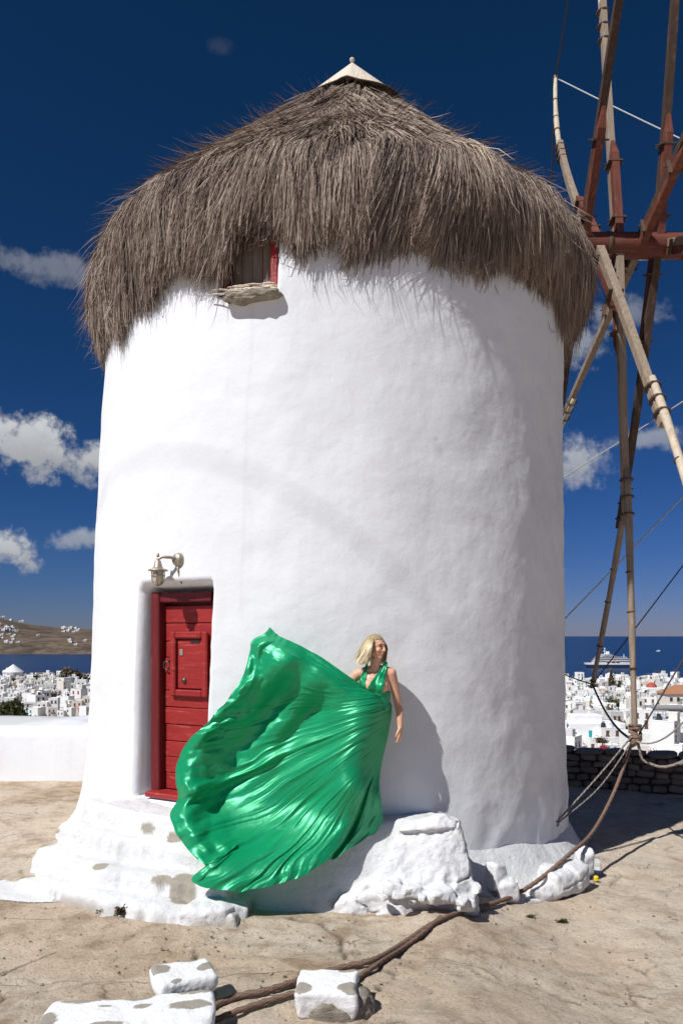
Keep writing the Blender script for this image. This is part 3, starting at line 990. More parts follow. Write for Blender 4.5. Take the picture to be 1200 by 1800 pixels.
def build_window():
    M4, t, n = local_frame(WIN_TH, WIN_Z0)
    w = empty('window', M4.translation)
    w.parent = MILL; w.matrix_parent_inverse = MILL.matrix_basis.inverted()

    def part(name, mb, mat, smooth=False):
        me = mb.mesh(name, smooth); me.transform(M4)
        o = bpy.data.objects.new(name, me); me.materials.append(MATS[mat]); COL.objects.link(o)
        o.parent = w; o.matrix_parent_inverse = Matrix.Translation(M4.translation).inverted()
        return o
    yb = -0.12
    part('frame_jamb', MB().box((WL + 0.045, yb + 0.02, 0.45), (0.075, 0.08, 0.95), bev=0.008), 'red_frame')
    part('frame_jamb', MB().box((WR - 0.025, yb + 0.05, 0.45), (0.075, 0.09, 0.95), bev=0.008), 'red_paint')
    part('frame_rail', MB().box((0.005, yb + 0.03, 0.035), (WR - WL - 0.14, 0.07, 0.06), bev=0.008), 'red_paint')
    k = 0
    for i in range(4):
        wd = (WR - WL - 0.15) / 4
        part('shutter_board', MB().box((WL + 0.085 + wd * (i + 0.5), yb + random.uniform(-0.004, 0.004), 0.46), (wd - 0.006, 0.03, 0.80), bev=0.004), 'grey_panel')
    # bundle of straw laid on the sill
    mb = MB()
    g = np.random.default_rng(5)
    for i in range(90):
        x = g.uniform(WL - 0.02, WR + 0.02); y = g.uniform(-0.09, 0.06); z = -0.03 + g.uniform(0, 0.06) - 0.06 * (y + 0.05)
        p0 = np.array((x - 0.10, y - 0.02, z + 0.012)); p1 = np.array((min(x + 0.10, WR + 0.03), y + 0.035, z - 0.03))
        mb.tube([p0, (p0 + p1) / 2 + (0, 0, 0.006), p1], [0.006, 0.008, 0.005], 5)
    o = part('sill_straw', mb, 'canvas'); o['kind'] = 'stuff'
    # flat schist slab under it
    bm = bmesh.new()
    bmesh.ops.create_icosphere(bm, subdivisions=4, radius=1)
    V = np.array([v.co[:] for v in bm.verts]); F = np.array([[v.index for v in f.verts] for f in bm.faces]); bm.free()
    V = np.sign(V) * np.abs(V) ** 0.55
    V = V * (0.29, 0.115, 0.040) * (1 + 0.12 * fbm(V[:, 0] * 2, V[:, 1] * 2, V[:, 2] * 2, 3, 3))[:, None]
    V[:, 2] += 0.02 * np.sign(V[:, 2]) * np.round(1.5 * fbm(V[:, 0] * 9, V[:, 1] * 9, 0, 2, 8))
    V += (0.075, 0.025, -0.105)
    me = mesh_from('sill_slab', V, F, False); me.transform(M4)
    o = bpy.data.objects.new('sill_slab', me); me.materials.append(MATS['slate']); COL.objects.link(o)
    o.parent = w; o.matrix_parent_inverse = Matrix.Translation(M4.translation).inverted()


build_window()


def build_lamp():
    th, z = on_tower(314, 984)
    M4, t, n = local_frame(th, z)
    lamp = empty('wall_lamp', M4.translation, 'weathered bronze bulkhead lantern on a bracket above the red door', 'lamp')

    def part(name, mb, mat, smooth=True, parent=lamp):
        me = mb.mesh(name, smooth); me.transform(M4); me.transform(Matrix.Translation(-M4.translation))
        o = bpy.data.objects.new(name, me); me.materials.append(MATS[mat]); COL.objects.link(o); o.parent = parent
        return o
    A = Matrix.Rotation(R(-90), 4, 'X')
    part('back_plate', MB().lathe([(0, 0.05), (0.045, 0.045), (0.062, 0.03), (0.072, 0.0), (0.072, -0.05)], 20, A), 'bronze')
    cx, cy = -0.135, 0.15
    part('bracket', MB().tube([(0, 0.03, 0.005), (-0.04, 0.08, 0.02), (-0.10, 0.13, 0.022), (cx, cy, 0.0), (cx, cy, -0.03)], [0.020, 0.016, 0.015, 0.015, 0.02], 10)
         .tube([(cx, cy, 0.02), (cx, cy, 0.06)], [0.014, 0.012], 8), 'bronze')
    part('shade', MB().lathe([(0.018, -0.01), (0.03, -0.02), (0.04, -0.065), (0.055, -0.095), (0.095, -0.105), (0.098, -0.118), (0.06, -0.122)], 24, Matrix.Translation((cx, cy, 0))), 'bronze')
    part('glass', MB().lathe([(0.052, -0.12), (0.056, -0.17), (0.050, -0.215), (0.034, -0.243), (0.0, -0.255)], 20, Matrix.Translation((cx, cy, 0))), 'lamp_glass')
    for i in range(6):
        a = 2 * math.pi * i / 6
        pts = [(cx + r * math.cos(a), cy + r * math.sin(a), z) for r, z in ((0.064, -0.118), (0.066, -0.17), (0.059, -0.22), (0.04, -0.252), (0.0, -0.268))]
        part('guard_bar', MB().tube(pts, 0.0055, 6), 'bronze')
    a = np.linspace(0, 2 * math.pi, 25)
    part('guard_ring', MB().tube(np.stack([cx + 0.066 * np.cos(a), cy + 0.066 * np.sin(a), 0 * a - 0.165], 1), 0.0055, 6, False), 'bronze')
    part('conduit', MB().tube([(0.0, 0.015, -0.05), (0.012, 0.02, -0.12), (0.02, 0.0, -0.20), (0.022, -0.02, -0.24)], 0.009, 8), 'bronze')


build_lamp()


# ------------------------------------------------------------------ whitewashed footing, steps and boulders
def build_plinth():
    """the uneven whitewashed masonry skirt round the foot of the mill, with the steps up to the door"""
    th = np.linspace(-1.75, 1.45, 640); rr = np.linspace(2.9, 4.75, 190)
    T, Rr = np.meshgrid(th, rr)
    cx = -0.2
    X = cx + Rr * np.sin(T); Y = TY - Rr * np.cos(T)
    g = ground_z(X, Y)
    deg = np.degrees(T)
    nz = fbm(X * 2.6, Y * 2.6, 0, 4, 71); nf = fbm(X * 7, Y * 7, 0, 4, 72)
    H = np.full(X.shape, -1.0)
    # general flare all round
    out = np.interp(deg, [-100, -75, -60, -48, 20, 26, 32, 45, 58, 66, 75, 85], [3.30, 3.42, 3.42, 3.42, 3.4, 3.50, 3.64, 3.64, 3.60, 3.50, 3.35, 3.30])
    top = np.interp(deg, [-100, -60, -45, 0, 20, 30, 45, 60, 85], [0.42, 0.45, 0.5, 0.55, 0.5, 0.40, 0.42, 0.40, 0.35])
    f = top * (1 - sstep(0, 1, (Rr - 3.05) / (out - 3.05)) ** 0.8)
    f = f - 0.10 * sstep(0, 0.08, Rr - out) + 0.03 * nz * (Rr < out)
    H = np.maximum(H, np.where(Rr < out + 0.09, g + f, -1))
    # broad ledge in front of the wall: from the door landing to the big boulder
    lo = np.interp(deg, [-47, -45, -20, -10, 0, 8, 14, 19, 21], [0, 1, 1, 1, 1, 1, 1, 1, 0])
    lip = np.interp(deg, [-45, -18, -8, 0, 8, 14, 20], [3.45, 3.50, 3.42, 3.36, 3.34, 3.38, 3.45])
    foot = np.interp(deg, [-45, -18, -8, 0, 8, 14, 20], [3.62, 3.75, 3.86, 3.82, 3.74, 3.72, 3.70])
    lz = 0.90 + 0.02 * nz + 0.01 * nf
    face = sstep(lip - 0.04, foot, Rr)
    led = (lz * (1 - face) + (g - 0.10) * face) + 0.02 * nf * face * (1 - face)
    led = np.where((lo > 0.5), led, -1)
    H = np.maximum(H, led)
    # three worn steps fanning out from the door; x along, d = distance out from the wall
    ang0 = math.degrees(DOOR_TH)

    def stepblock(a0, a1, r1, z1, seed, round_=0.05):
        wob = 0.07 * fbm(T * 9, Rr * 0 + seed, 0, 3, seed) + 0.03 * fbm(T * 30, Rr * 0, 0, 2, seed + 1)
        e = np.minimum(r1 + wob - Rr, np.minimum((deg - a0), (a1 - deg)) * 0.058 + 0.02 * nz)
        k = sstep(-0.055, 0.03, e + 0.02 * nf)
        h = (z1 + 0.02 * nz + 0.008 * nf - 0.03 * sstep(0.14, 0.0, e)) * k + (g - 0.12) * (1 - k)
        return np.where(k > 0.001, h, -1)
    H = np.maximum(H, stepblock(-45, -19, 3.44, 0.90, 81))
    H = np.maximum(H, stepblock(-46, -13, 3.72, 0.70, 84))
    H = np.maximum(H, stepblock(-47, -11, 3.98, 0.50, 87))
    H = np.maximum(H, stepblock(-42, -9, 4.22, 0.34, 90))
    # thin skin of whitewash brushed on over the rock to the left
    px0 = X; tail = (X < -2.2) & (X > -6.5)
    yc = 7.30 - 0.10 * (X + 3.2); hw = 0.36 + 0.05 * fbm(X * 1.5, X * 0, 0, 3, 95)
    k = sstep(0.0, 0.08, hw - np.abs(Y - yc)) * tail
    H = np.where(k > 0.02, np.maximum(H, g + 0.014 * k - 0.004), H)
    keepv = H > g - 0.085
    # unpainted flagstone faces
    bare = np.zeros_like(X)
    for (px, py, hw_, hh) in ((258, 1455, 24, 8), (305, 1470, 22, 8), (177, 1523, 20, 6.5), (283, 1549, 25, 8.5), (322, 1576, 26, 13)):
        k0 = np.argmin(np.where(keepv, np.hypot(600 + FPX * X / Y - px, 1118 + FPX * (EYE - H) / Y - py), 1e9))
        x0, y0, h0 = X.ravel()[k0], Y.ravel()[k0], H.ravel()[k0]
        q = np.hypot((X - x0) / (hw_ / 205), (Y - y0) / (hh / 75)) + 0.25 * fbm(X * 9, Y * 9, 0, 3, 97) + 14 * np.abs(H - h0) * (px != 322)
        bare = np.maximum(bare, 1 - sstep(0.86, 1.0, q))
    # soiled foot
    low = sstep(0.11, 0.0, H - g) * sstep(-0.25, 0.2, fbm(X * 6, Y * 6, 0, 4, 98)) * (np.hypot(X - cx, Y - TY) > 3.3) * (X > -2.6)
    bare = np.maximum(bare, 0.85 * low)
    nr, nc = X.shape
    F = grid_faces(nr, nc)
    kv = keepv.ravel()
    F = F[kv[F].all(1)]
    V = np.stack([X, Y, H], -1).reshape(-1, 3)
    used = np.zeros(len(V), bool); used[F.ravel()] = True
    remap = np.cumsum(used) - 1
    me = mesh_from('footing', V[used], remap[F], True, {'bare': bare.ravel()[used]})
    obj('footing', me, MATS['whitewash'], MILL)


build_plinth()


def boulder(name, c, size, rot, seed, mat, rough=0.16, pw=0.7, parent=None, subdiv=5, bare_under=True, bare_fn=None, **kw):
    bm = bmesh.new()
    bmesh.ops.create_icosphere(bm, subdivisions=subdiv, radius=1)
    V = np.array([v.co[:] for v in bm.verts]); F = np.array([[v.index for v in f.verts] for f in bm.faces]); bm.free()
    D = V.copy()
    V = np.sign(V) * np.abs(V) ** pw
    s = np.array(size)
    W = V * s
    q = 1.9 / s.max()
    n = fbm(W[:, 0] * q + seed, W[:, 1] * q, W[:, 2] * q, 4, seed, 0.55)
    n2 = np.abs(fbm(W[:, 0] * q * 3.1 + seed, W[:, 1] * q * 3.1, W[:, 2] * q * 3.1, 3, seed + 5))
    W = W + D * (rough * s.max() * (n * 0.9 - n2 * 0.55))[:, None]
    bare = np.zeros(len(W))
    if bare_under:
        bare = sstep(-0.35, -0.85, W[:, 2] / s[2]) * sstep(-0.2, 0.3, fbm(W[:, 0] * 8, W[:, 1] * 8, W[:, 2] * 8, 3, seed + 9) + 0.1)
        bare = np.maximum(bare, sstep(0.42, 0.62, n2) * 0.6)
    if bare_fn is not None: bare = np.maximum(bare, bare_fn(W))
    W = W @ np.array(Matrix.Rotation(rot, 3, 'Z')).T + np.array(c) * (0 if parent is None else 1)
    me = mesh_from(name, W, F, True, {'bare': bare})
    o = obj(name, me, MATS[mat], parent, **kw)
    if parent is None: o.location = c
    return o


def chunk(mb, c, size, seed, rot=0.0, n=16):
    """an angular broken block: hull of scattered points"""
    g = np.random.default_rng(seed)
    P = g.normal(0, 1, (n, 3)); P /= np.linalg.norm(P, axis=1)[:, None]
    P = np.sign(P) * np.abs(P) ** 0.6 * g.uniform(0.86, 1.08, (n, 1))
    P = np.vstack([P, 0.62 * np.array([(a, b, d) for a in (-1, 1) for b in (-1, 1) for d in (-1, 1)])])
    bm = bmesh.new()
    for p in P: bm.verts.new(p)
    r = bmesh.ops.convex_hull(bm, input=bm.verts)
    bmesh.ops.delete(bm, geom=[v for v in bm.verts if not v.link_faces], context='VERTS')
    bmesh.ops.triangulate(bm, faces=bm.faces[:])
    bm.verts.index_update()
    V = np.array([v.co[:] for v in bm.verts]) * (np.array(size) / 2)
    F = [[v.index for v in f.verts] for f in bm.faces]
    bm.free()
    mb.add(V @ np.array(Matrix.Rotation(rot, 3, 'Z')).T + np.array(c), t=F)


def remeshed(mb, name, voxel, smooth_it=3):
    me = mb.mesh(name + '_raw', True)
    o = bpy.data.objects.new(name + '_raw', me); COL.objects.link(o)
    mod = o.modifiers.new('r', 'REMESH'); mod.mode = 'VOXEL'; mod.voxel_size = voxel; mod.use_smooth_shade = True
    sm = o.modifiers.new('s', 'SMOOTH'); sm.factor = 0.5; sm.iterations = smooth_it
    dg = bpy.context.evaluated_depsgraph_get()
    new = bpy.data.meshes.new_from_object(o.evaluated_get(dg))
    new.name = name
    bpy.data.objects.remove(o); bpy.data.meshes.remove(me)
    new.polygons.foreach_set('use_smooth', np.ones(len(new.polygons), bool))
    return new


def rock_mesh(name, mb, voxel, it, seed, origin, rough=0.012, low=None):
    me = remeshed(mb, name, voxel, it)
    n = len(me.vertices)
    co = np.zeros(n * 3, np.float32); me.vertices.foreach_get('co', co); co = co.reshape(-1, 3)
    no = np.zeros(n * 3, np.float32); me.vertices.foreach_get('normal', no); no = no.reshape(-1, 3)
    k = fbm(co[:, 0] * 5, co[:, 1] * 5, co[:, 2] * 5, 3, seed) * rough * 1.3
    rid = np.abs(fbm(co[:, 0] * 2.2 + 3, co[:, 1] * 2.2, co[:, 2] * 3.0, 3, seed + 3, 0.4))
    msk = sstep(-0.05, 0.30, fbm(co[:, 0] * 2.6, co[:, 1] * 2.6, co[:, 2] * 2.6, 2, seed + 6))
    k = k - rough * 1.8 * np.exp(-(rid / 0.022) ** 2) * msk + rough * 0.8 * fbm(co[:, 0] * 16, co[:, 1] * 16, co[:, 2] * 16, 3, seed + 11)
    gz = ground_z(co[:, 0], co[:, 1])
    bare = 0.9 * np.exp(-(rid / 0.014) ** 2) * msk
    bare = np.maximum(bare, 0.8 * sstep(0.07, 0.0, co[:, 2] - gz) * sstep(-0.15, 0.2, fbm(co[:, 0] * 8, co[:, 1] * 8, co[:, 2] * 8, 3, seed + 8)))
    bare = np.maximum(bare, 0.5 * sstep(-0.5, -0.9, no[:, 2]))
    co = co + no * k[:, None] - np.array(origin)
    me.vertices.foreach_set('co', co.astype(np.float32).ravel())
    a = me.attributes.new('bare', 'FLOAT', 'POINT'); a.data.foreach_set('value', np.clip(bare, 0, 1).astype(np.float32))
    me.update()
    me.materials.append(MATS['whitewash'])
    return me


def rock_pile():
    """the tall whitewashed outcrop beside the woman, with small stones at its foot"""
    c0 = at(745, 1515, 6.83)
    org = (c0.x, c0.y, 0.2)
    root = empty('rock_outcrop', org, 'tall angular whitewashed rock outcrop standing against the mill wall', 'rock')
    mb = MB()

    def mass(front, back_d, seed):
        """hull of a faceted front (pixel, pixel, distance) and its back against the wall"""
        g = np.random.default_rng(seed)
        P = [np.array(at(x, y, d)) + g.normal(0, 0.008, 3) for x, y, d in front] + [np.array(at(x, y, back_d)) for x, y, d in front]
        bm = bmesh.new()
        for p in P: bm.verts.new(p)
        bmesh.ops.convex_hull(bm, input=bm.verts)
        bmesh.ops.delete(bm, geom=[v for v in bm.verts if not v.link_faces], context='VERTS')
        bmesh.ops.triangulate(bm, faces=bm.faces[:]); bm.verts.index_update()
        mb.add(np.array([v.co[:] for v in bm.verts]), t=[[v.index for v in f.verts] for f in bm.faces]); bm.free()
    mass([(690, 1478, 6.86), (704, 1456, 6.92), (782, 1436, 6.94), (806, 1448, 6.92), (812, 1500, 6.84), (836, 1568, 6.72), (838, 1612, 6.66), (650, 1612, 6.62), (668, 1548, 6.74), (752, 1500, 6.78), (770, 1560, 6.64)], 7.2, 1)
    mass([(700, 1462, 6.86), (706, 1452, 6.90), (783, 1431, 6.92), (807, 1445, 6.90), (807, 1456, 6.88), (762, 1455, 6.83)], 7.2, 2)
    mass([(586, 1588, 6.72), (602, 1572, 6.76), (642, 1548, 6.80), (690, 1522, 6.84), (716, 1540, 6.74), (712, 1612, 6.60), (586, 1612, 6.66), (650, 1570, 6.64)], 7.1, 3)
    mass([(802, 1530, 6.80), (822, 1540, 6.78), (840, 1580, 6.70), (840, 1612, 6.66), (790, 1612, 6.56), (795, 1560, 6.62)], 7.1, 4)
    for i, (px, py, w, h, d, dd, rot) in enumerate(((770, 1574, 70, 40, 0.24, 6.58, 0.3), (724, 1566, 44, 30, 0.22, 6.60, 0.1), (820, 1586, 48, 34, 0.28, 6.60, -0.2), (690, 1560, 40, 34, 0.2, 6.64, 0.2), (838, 1560, 20, 24, 0.16, 6.74, 0.2))):
        p = at(px, py, dd); k = dd / FPX
        chunk(mb, p, (w * k, d, h * k), 500 + i * 7, rot, 9)
    me = rock_mesh('rock_face', mb, 0.013, 3, 131, org, 0.020)
    o = bpy.data.objects.new('rock_face', me); COL.objects.link(o); o.parent = root
    for i, (px, py, s) in enumerate(((700, 1572, 0.10), (742, 1578, 0.09), (778, 1576, 0.08), (812, 1586, 0.10), (672, 1576, 0.08), (725, 1586, 0.05))):
        d = 6.46 + 0.05 * (i % 3)
        p = at(px, py, d)
        z = max(p.z, float(ground_z(p.x, p.y)) + s * 0.28)
        mb = MB(); chunk(mb, (p.x, p.y, z), (s * 1.5, s * 1.1, s * 0.8), 600 + i, i * 1.3, 12)
        me = rock_mesh('loose_stone', mb, 0.010, 2, 200 + i, org, 0.006)
        q = bpy.data.objects.new('loose_stone', me); COL.objects.link(q); q.parent = root


rock_pile()


def block_rock(name, parts, seed, label, voxel=0.014, it=4):
    c = parts[0][0]
    org = (c[0], c[1], float(ground_z(c[0], c[1])))
    mb = MB()
    for k, (p, size, rot) in enumerate(parts): chunk(mb, p, size, seed + k * 3, rot, 14)
    me = rock_mesh(name, mb, voxel, it, seed, org, 0.010)
    o = obj(name, me, None, None, label, 'rock'); o.location = org
    return o


b = at(985, 1540, 7.72)
block_rock('footing_stone', [((b.x, b.y + 0.06, 0.12), (0.66, 0.40, 0.34), R(38)), ((b.x - 0.24, b.y - 0.10, 0.05), (0.40, 0.34, 0.24), R(20)), ((b.x + 0.14, b.y + 0.16, 0.16), (0.40, 0.36, 0.34), R(50)), ((b.x - 0.12, b.y + 0.26, 0.10), (0.5, 0.5, 0.3), R(40))], 151,
           'long whitewashed boulder at the mill foot with the thick rope lying over it')
b = at(1026, 1492, 8.25)
block_rock('footing_stone', [((b.x, b.y, 0.17), (0.26, 0.24, 0.36), R(10))], 152, 'small rounded whitewashed boulder beyond the long one under the thick rope')
b = at(872, 1518, 7.36)
block_rock('footing_stone', [((b.x, b.y, 0.30), (0.22, 0.22, 0.34), R(40)), ((b.x + 0.10, b.y - 0.05, 0.18), (0.24, 0.2, 0.3), R(10))], 153,
           'small knobbly whitewashed stone in the corner between mill wall and tall outcrop')
b = at(368, 1592, 6.42)
block_rock('step_stone', [((b.x, b.y, 0.27), (0.56, 0.34, 0.28), R(-8))], 161, 'smooth whitewashed kerb stone beside the steps, just under the gown hem', 0.014, 8)
b = at(412, 1592, 6.50)
block_rock('step_stone', [((b.x, b.y, 0.25), (0.30, 0.28, 0.28), R(12))], 162, 'rounded whitewashed stone in the shadow of the gown hem', 0.014, 10)


def painted_block(name, c, size, rot, seed, spots, label, tilt=(0, 0)):
    """squared stone painted white with bare patches left between the brush strokes"""
    bm = bmesh.new()
    bmesh.ops.create_cube(bm, size=2)
    bmesh.ops.subdivide_edges(bm, edges=bm.edges[:], cuts=64, use_grid_fill=True)
    V = np.array([v.co[:] for v in bm.verts]); F = np.array([[v.index for v in f.verts] for f in bm.faces]); bm.free()
    s = np.array(size)
    W = V * s
    # round the edges
    r = 0.035
    inner = s - r
    q = np.clip(W, -inner, inner); d = W - q
    ln = np.linalg.norm(d, axis=1)[:, None]
    W = q + np.where(ln > 1e-9, d / np.maximum(ln, 1e-9) * r, 0)
    n = fbm(W[:, 0] * 5 + seed, W[:, 1] * 5, W[:, 2] * 5, 4, seed)
    top = V[:, 2] > 0.99
    W[:, :2] *= (1 + 0.10 * vn(W[:, 0] * 3 + seed, W[:, 1] * 3, W[:, 2] * 2, seed))[:, None]
    W += V * (0.022 * n)[:, None] * np.array((1, 1, 0.5))
    W[:, :2] *= (1 - 0.12 * sstep(0.2, -1.0, V[:, 2]))[:, None]
    bare = np.zeros(len(W))
    for (x, y, a, b_, an) in spots:
        ux = (V[:, 0] - x) * math.cos(an) + (V[:, 1] - y) * math.sin(an); uy = -(V[:, 0] - x) * math.sin(an) + (V[:, 1] - y) * math.cos(an)
        qd = np.hypot(ux / a, uy / b_) + 0.30 * fbm(W[:, 0] * 14, W[:, 1] * 14, 0, 4, seed + 2)
        bare = np.maximum(bare, (1 - sstep(0.96, 1.0, qd)) * (V[:, 2] > 0.9))
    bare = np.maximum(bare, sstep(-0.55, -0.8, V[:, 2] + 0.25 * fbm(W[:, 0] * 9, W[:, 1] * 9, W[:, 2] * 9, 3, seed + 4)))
    me = mesh_from(name, W, F, True, {'bare': bare})
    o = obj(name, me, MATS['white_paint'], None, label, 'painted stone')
    o.location = c; o.rotation_euler = (tilt[0], tilt[1], rot)
    return o


c = at(325, 1703, 4.72)
painted_block('painted_stone', (c.x, c.y, c.z - 0.07), (0.19, 0.145, 0.068), R(24), 171,
              [(-0.85, 0.35, 0.42, 0.50, 0.3), (0.85, 0.05, 0.55, 0.34, 0.45), (0.15, 0.98, 0.50, 0.26, -0.3), (-0.42, -0.85, 0.20, 0.16, 0.6)],
              'squared white painted stone with grey bare patches, between the steps and the long slab', (0.06, 0.02))
b = at(332, 1742, 4.74)
boulder('base_rock', (b.x, b.y + 0.02, float(ground_z(b.x, b.y)) + 0.02), (0.17, 0.13, 0.12), 0.3, 172, 'slate', 0.15, 0.7, label='rough brown rock under the square white painted stone', cat='rock', bare_under=False)
c = at(222, 1786, 4.22)
painted_block('painted_slab', (c.x, c.y, c.z - 0.085), (0.47, 0.24, 0.09), R(6), 173,
              [(-0.62, 0.92, 0.26, 0.22, 0.05), (0.08, 1.0, 0.22, 0.24, 0.0), (0.72, 0.95, 0.24, 0.22, 0.0), (0.16, 0.40, 0.11, 0.14, 0.3), (0.70, 0.25, 0.26, 0.20, 0.15), (-0.28, 0.55, 0.09, 0.06, 0), (-0.92, 0.0, 0.16, 0.36, 0.0), (-0.2, -0.4, 0.22, 0.2, 0.0)],
              'long low white painted stone slab with grey patches beside the rope', (0.03, -0.02))
c = at(575, 1725, 4.63)
painted_block('painted_stone', (c.x, c.y, c.z - 0.085), (0.19, 0.155, 0.095), R(-2), 174,
              [(-0.85, -0.60, 0.46, 0.40, -0.2), (0.80, -0.60, 0.44, 0.42, 0.3), (-0.45, 0.95, 0.34, 0.14, 0), (0.70, 0.90, 0.40, 0.24, 0.3)],
              'cube of white painted stone perched on a brown rock against the rope', (0.05, 0.0))
b = at(590, 1785, 4.6)
boulder('base_rock', (b.x + 0.02, b.y + 0.03, float(ground_z(b.x, b.y)) + 0.02), (0.215, 0.16, 0.13), 0.2, 175, 'slate', 0.14, 0.7, label='rough brown rock under the white painted stone cube', cat='rock', bare_under=False)


# ------------------------------------------------------------------ sail wheel
def build_wheel():
    hubs = dict(A=3.13, B=3.32, C=3.59, E=3.86, D=4.10, J=4.22)
    HY, HZ = 10.0, 7.68
    root = empty('sail_wheel', (3.0, HY, HZ), 'bare wooden sail wheel on a red axle beside the thatched roof', 'sail wheel')
    off = Vector((3.0, HY, HZ))

    def part(name, mb, mat, parent=root, smooth=False):
        me = mb.mesh(name, smooth); me.transform(Matrix.Translation(-off))
        o = bpy.data.objects.new(name, me); me.materials.append(MATS[mat]); COL.objects.link(o); o.parent = parent
        return o
    tip_x = 7.6
    xs = np.array([1.8, 2.4, 3.4, 4.6, 5.2, 5.3, 6.5, tip_x])
    ax = part('axle', MB().tube(np.stack([xs, np.full(8, HY), np.full(8, HZ)], 1), [0.165, 0.165, 0.165, 0.165, 0.16, 0.085, 0.07, 0.05], 20), 'axle_red', smooth=True)
    for x in (3.0, 3.46, 4.45):
        MBr = MB().tube([(x - 0.03, HY, HZ), (x + 0.03, HY, HZ)], [0.172, 0.172], 20)
        o = part('iron_band', MBr, 'lashing', ax, True)
    # (pole, angle from upright, away from the camera positive, tip lean along the axle, length, wood)
    spokes = [('A', -32, 0.10, 6.5, 'dark'), ('D', -15, -0.22, 6.5, 'dark'), ('C', 8, 0.0, 6.5, 'pale'), ('B', 37.5, 0.58, 6.55, 'pale'), ('J', 65, 0.0, 6.4, 'dark'),
              ('E', 110, 0.0, 6.4, 'pale'), ('A', 148, 0.1, 6.4, 'dark'), ('D', 161, -0.22, 6.2, 'dark'), ('C', 184.5, 0.0, 6.45, 'grey'), ('B', 217, -0.22, 6.5, 'pale'),
              ('J', 245, 0.0, 6.4, 'grey'), ('E', 288, 0.0, 6.4, 'dark')]
    tips = []
    for k, (h, ang, lean, LN, tone) in enumerate(spokes):
        a = R(ang)
        u = Vector((0, math.sin(a), math.cos(a)))           # outward
        w = Vector((0, math.cos(a), -math.sin(a)))          # across, in the wheel plane
        x0 = hubs[h]
        base = Vector((x0, HY, HZ))
        g = np.random.default_rng(40 + k)
        bow = g.uniform(-0.10, 0.10)
        if h == 'B' and ang < 90: bow = 0.16

        def pt(s, side=0.0, xo=0.0):
            f = s / LN
            return base + u * s + w * (side + bow * math.sin(f * math.pi) * 0.6) + Vector((lean * f * f + xo, 0, 0))
        inner = {'dark': 'dark_timber', 'pale': 'grey_timber', 'grey': 'grey_timber'}[tone]
        outer = {'dark': 'dark_timber', 'pale': 'pale_spar', 'grey': 'grey_timber'}[tone]
        if h == 'D' and ang > 90: outer = 'grey_timber'
        S1 = np.linspace(0.05, 3.7, 14)
        sp = part('spoke', MB().tube([pt(s, 0.03) for s in S1], np.interp(S1, [0, 3.7], [0.050, 0.040]), square=True), inner)
        S2 = np.linspace(3.0, LN, 16)
        part('tip_spar', MB().tube([pt(s, 0.03 + 0.070 * (1 - (s - 3.0) / (LN - 3.0) * 0.5), 0.01) for s in S2], np.interp(S2, [3.0, 4.2, LN], [0.040, 0.045, 0.032]) * (1 + 0.08 * np.sin(S2 * 5 + k)), 10), outer, sp, True)
        # red clamping cheek beside the inner spoke, end cut on the slant
        S3 = [0.05, 1.28, 1.50]
        part('cheek', MB().tube([pt(S3[0], -0.067), pt(S3[1], -0.067), pt(S3[2], -0.035)], [0.048, 0.048, 0.018], square=True), 'clamp_red', sp)
        for s in (0.34, 1.16):
            part('wire_lashing', MB().tube([pt(s - 0.010, -0.03), pt(s + 0.010, -0.03)], [0.092, 0.092], square=True), 'lashing', sp)
            part('peg', MB().tube([pt(s, -0.03, -0.13), pt(s, -0.03, 0.13)], 0.009, 6), 'lashing', sp)
        for s in np.concatenate([np.arange(3.12, 3.65, 0.22), [4.3, 4.8, 5.5, LN - 0.12]]):
            wide = s < 3.7
            part('rope_lashing', MB().tube([pt(s - 0.009, 0.062 if wide else 0.078, 0.005), pt(s + 0.009, 0.062 if wide else 0.078, 0.005)], [0.088 if wide else 0.049] * 2, 10), 'lashing', sp, True)
        tips.append(pt(LN - 0.06, 0.07, 0.01))
    bow_tip = Vector((tip_x - 0.1, HY, HZ))

    def wire(p, q, r, mat, sag=0.0, n=18):
        p = np.array(p); q = np.array(q)
        t = np.linspace(0, 1, n)[:, None]
        c = p + (q - p) * t
        c[:, 2] -= sag * 4 * (t * (1 - t))[:, 0]
        part('stay_wire', MB().tube(c, r, 6), mat, root, True)
    for k, tpt in enumerate(tips):
        low = spokes[k][1] in (161, 184.5)
        wire(tpt, bow_tip, 0.011 if not low else 0.010, 'wire_dark' if low else 'wire_pale', 0.05)
        q = tips[(k + 1) % len(tips)]
        sag = {7: 0.16, 8: 0.30, 9: 0.2}.get(k, 0.05)
        wire(tpt, q, 0.016 if k in (2, 3, 7) else 0.010, 'wire_pale' if k == 8 else 'wire_dark', sag)
    return tips


TIPS = build_wheel()


# ------------------------------------------------------------------ ropes
def rope(pts, rad, mat, label, n=220, lay=0.09, group=None, name='mooring_rope'):
    c = catmull(pts, n)
    m = 12
    V = []; tw = []
    tg = np.gradient(c, axis=0); tg /= np.linalg.norm(tg, axis=1)[:, None]
    up = np.array((0, 0, 1.0)); s = np.concatenate([[0], np.cumsum(np.linalg.norm(np.diff(c, axis=0), axis=1))])
    for k in range(n):
        a = np.cross(up, tg[k]); a /= np.linalg.norm(a) + 1e-9
        b_ = np.cross(tg[k], a)
        for i in range(m):
            t = 2 * math.pi * i / m
            f = math.cos(3 * (t - 2 * math.pi * s[k] / (lay * 3)))
            r = rad * (0.90 + 0.14 * f)
            V.append(c[k] + r * (math.cos(t) * a + math.sin(t) * b_)); tw.append(0.5 + 0.5 * f)
    me = mesh_from(name, V, grid_faces(n, m, True)[:, ::-1], True, {'twist': tw})
    return obj(name, me, MATS[mat], None, label, 'rope', group)


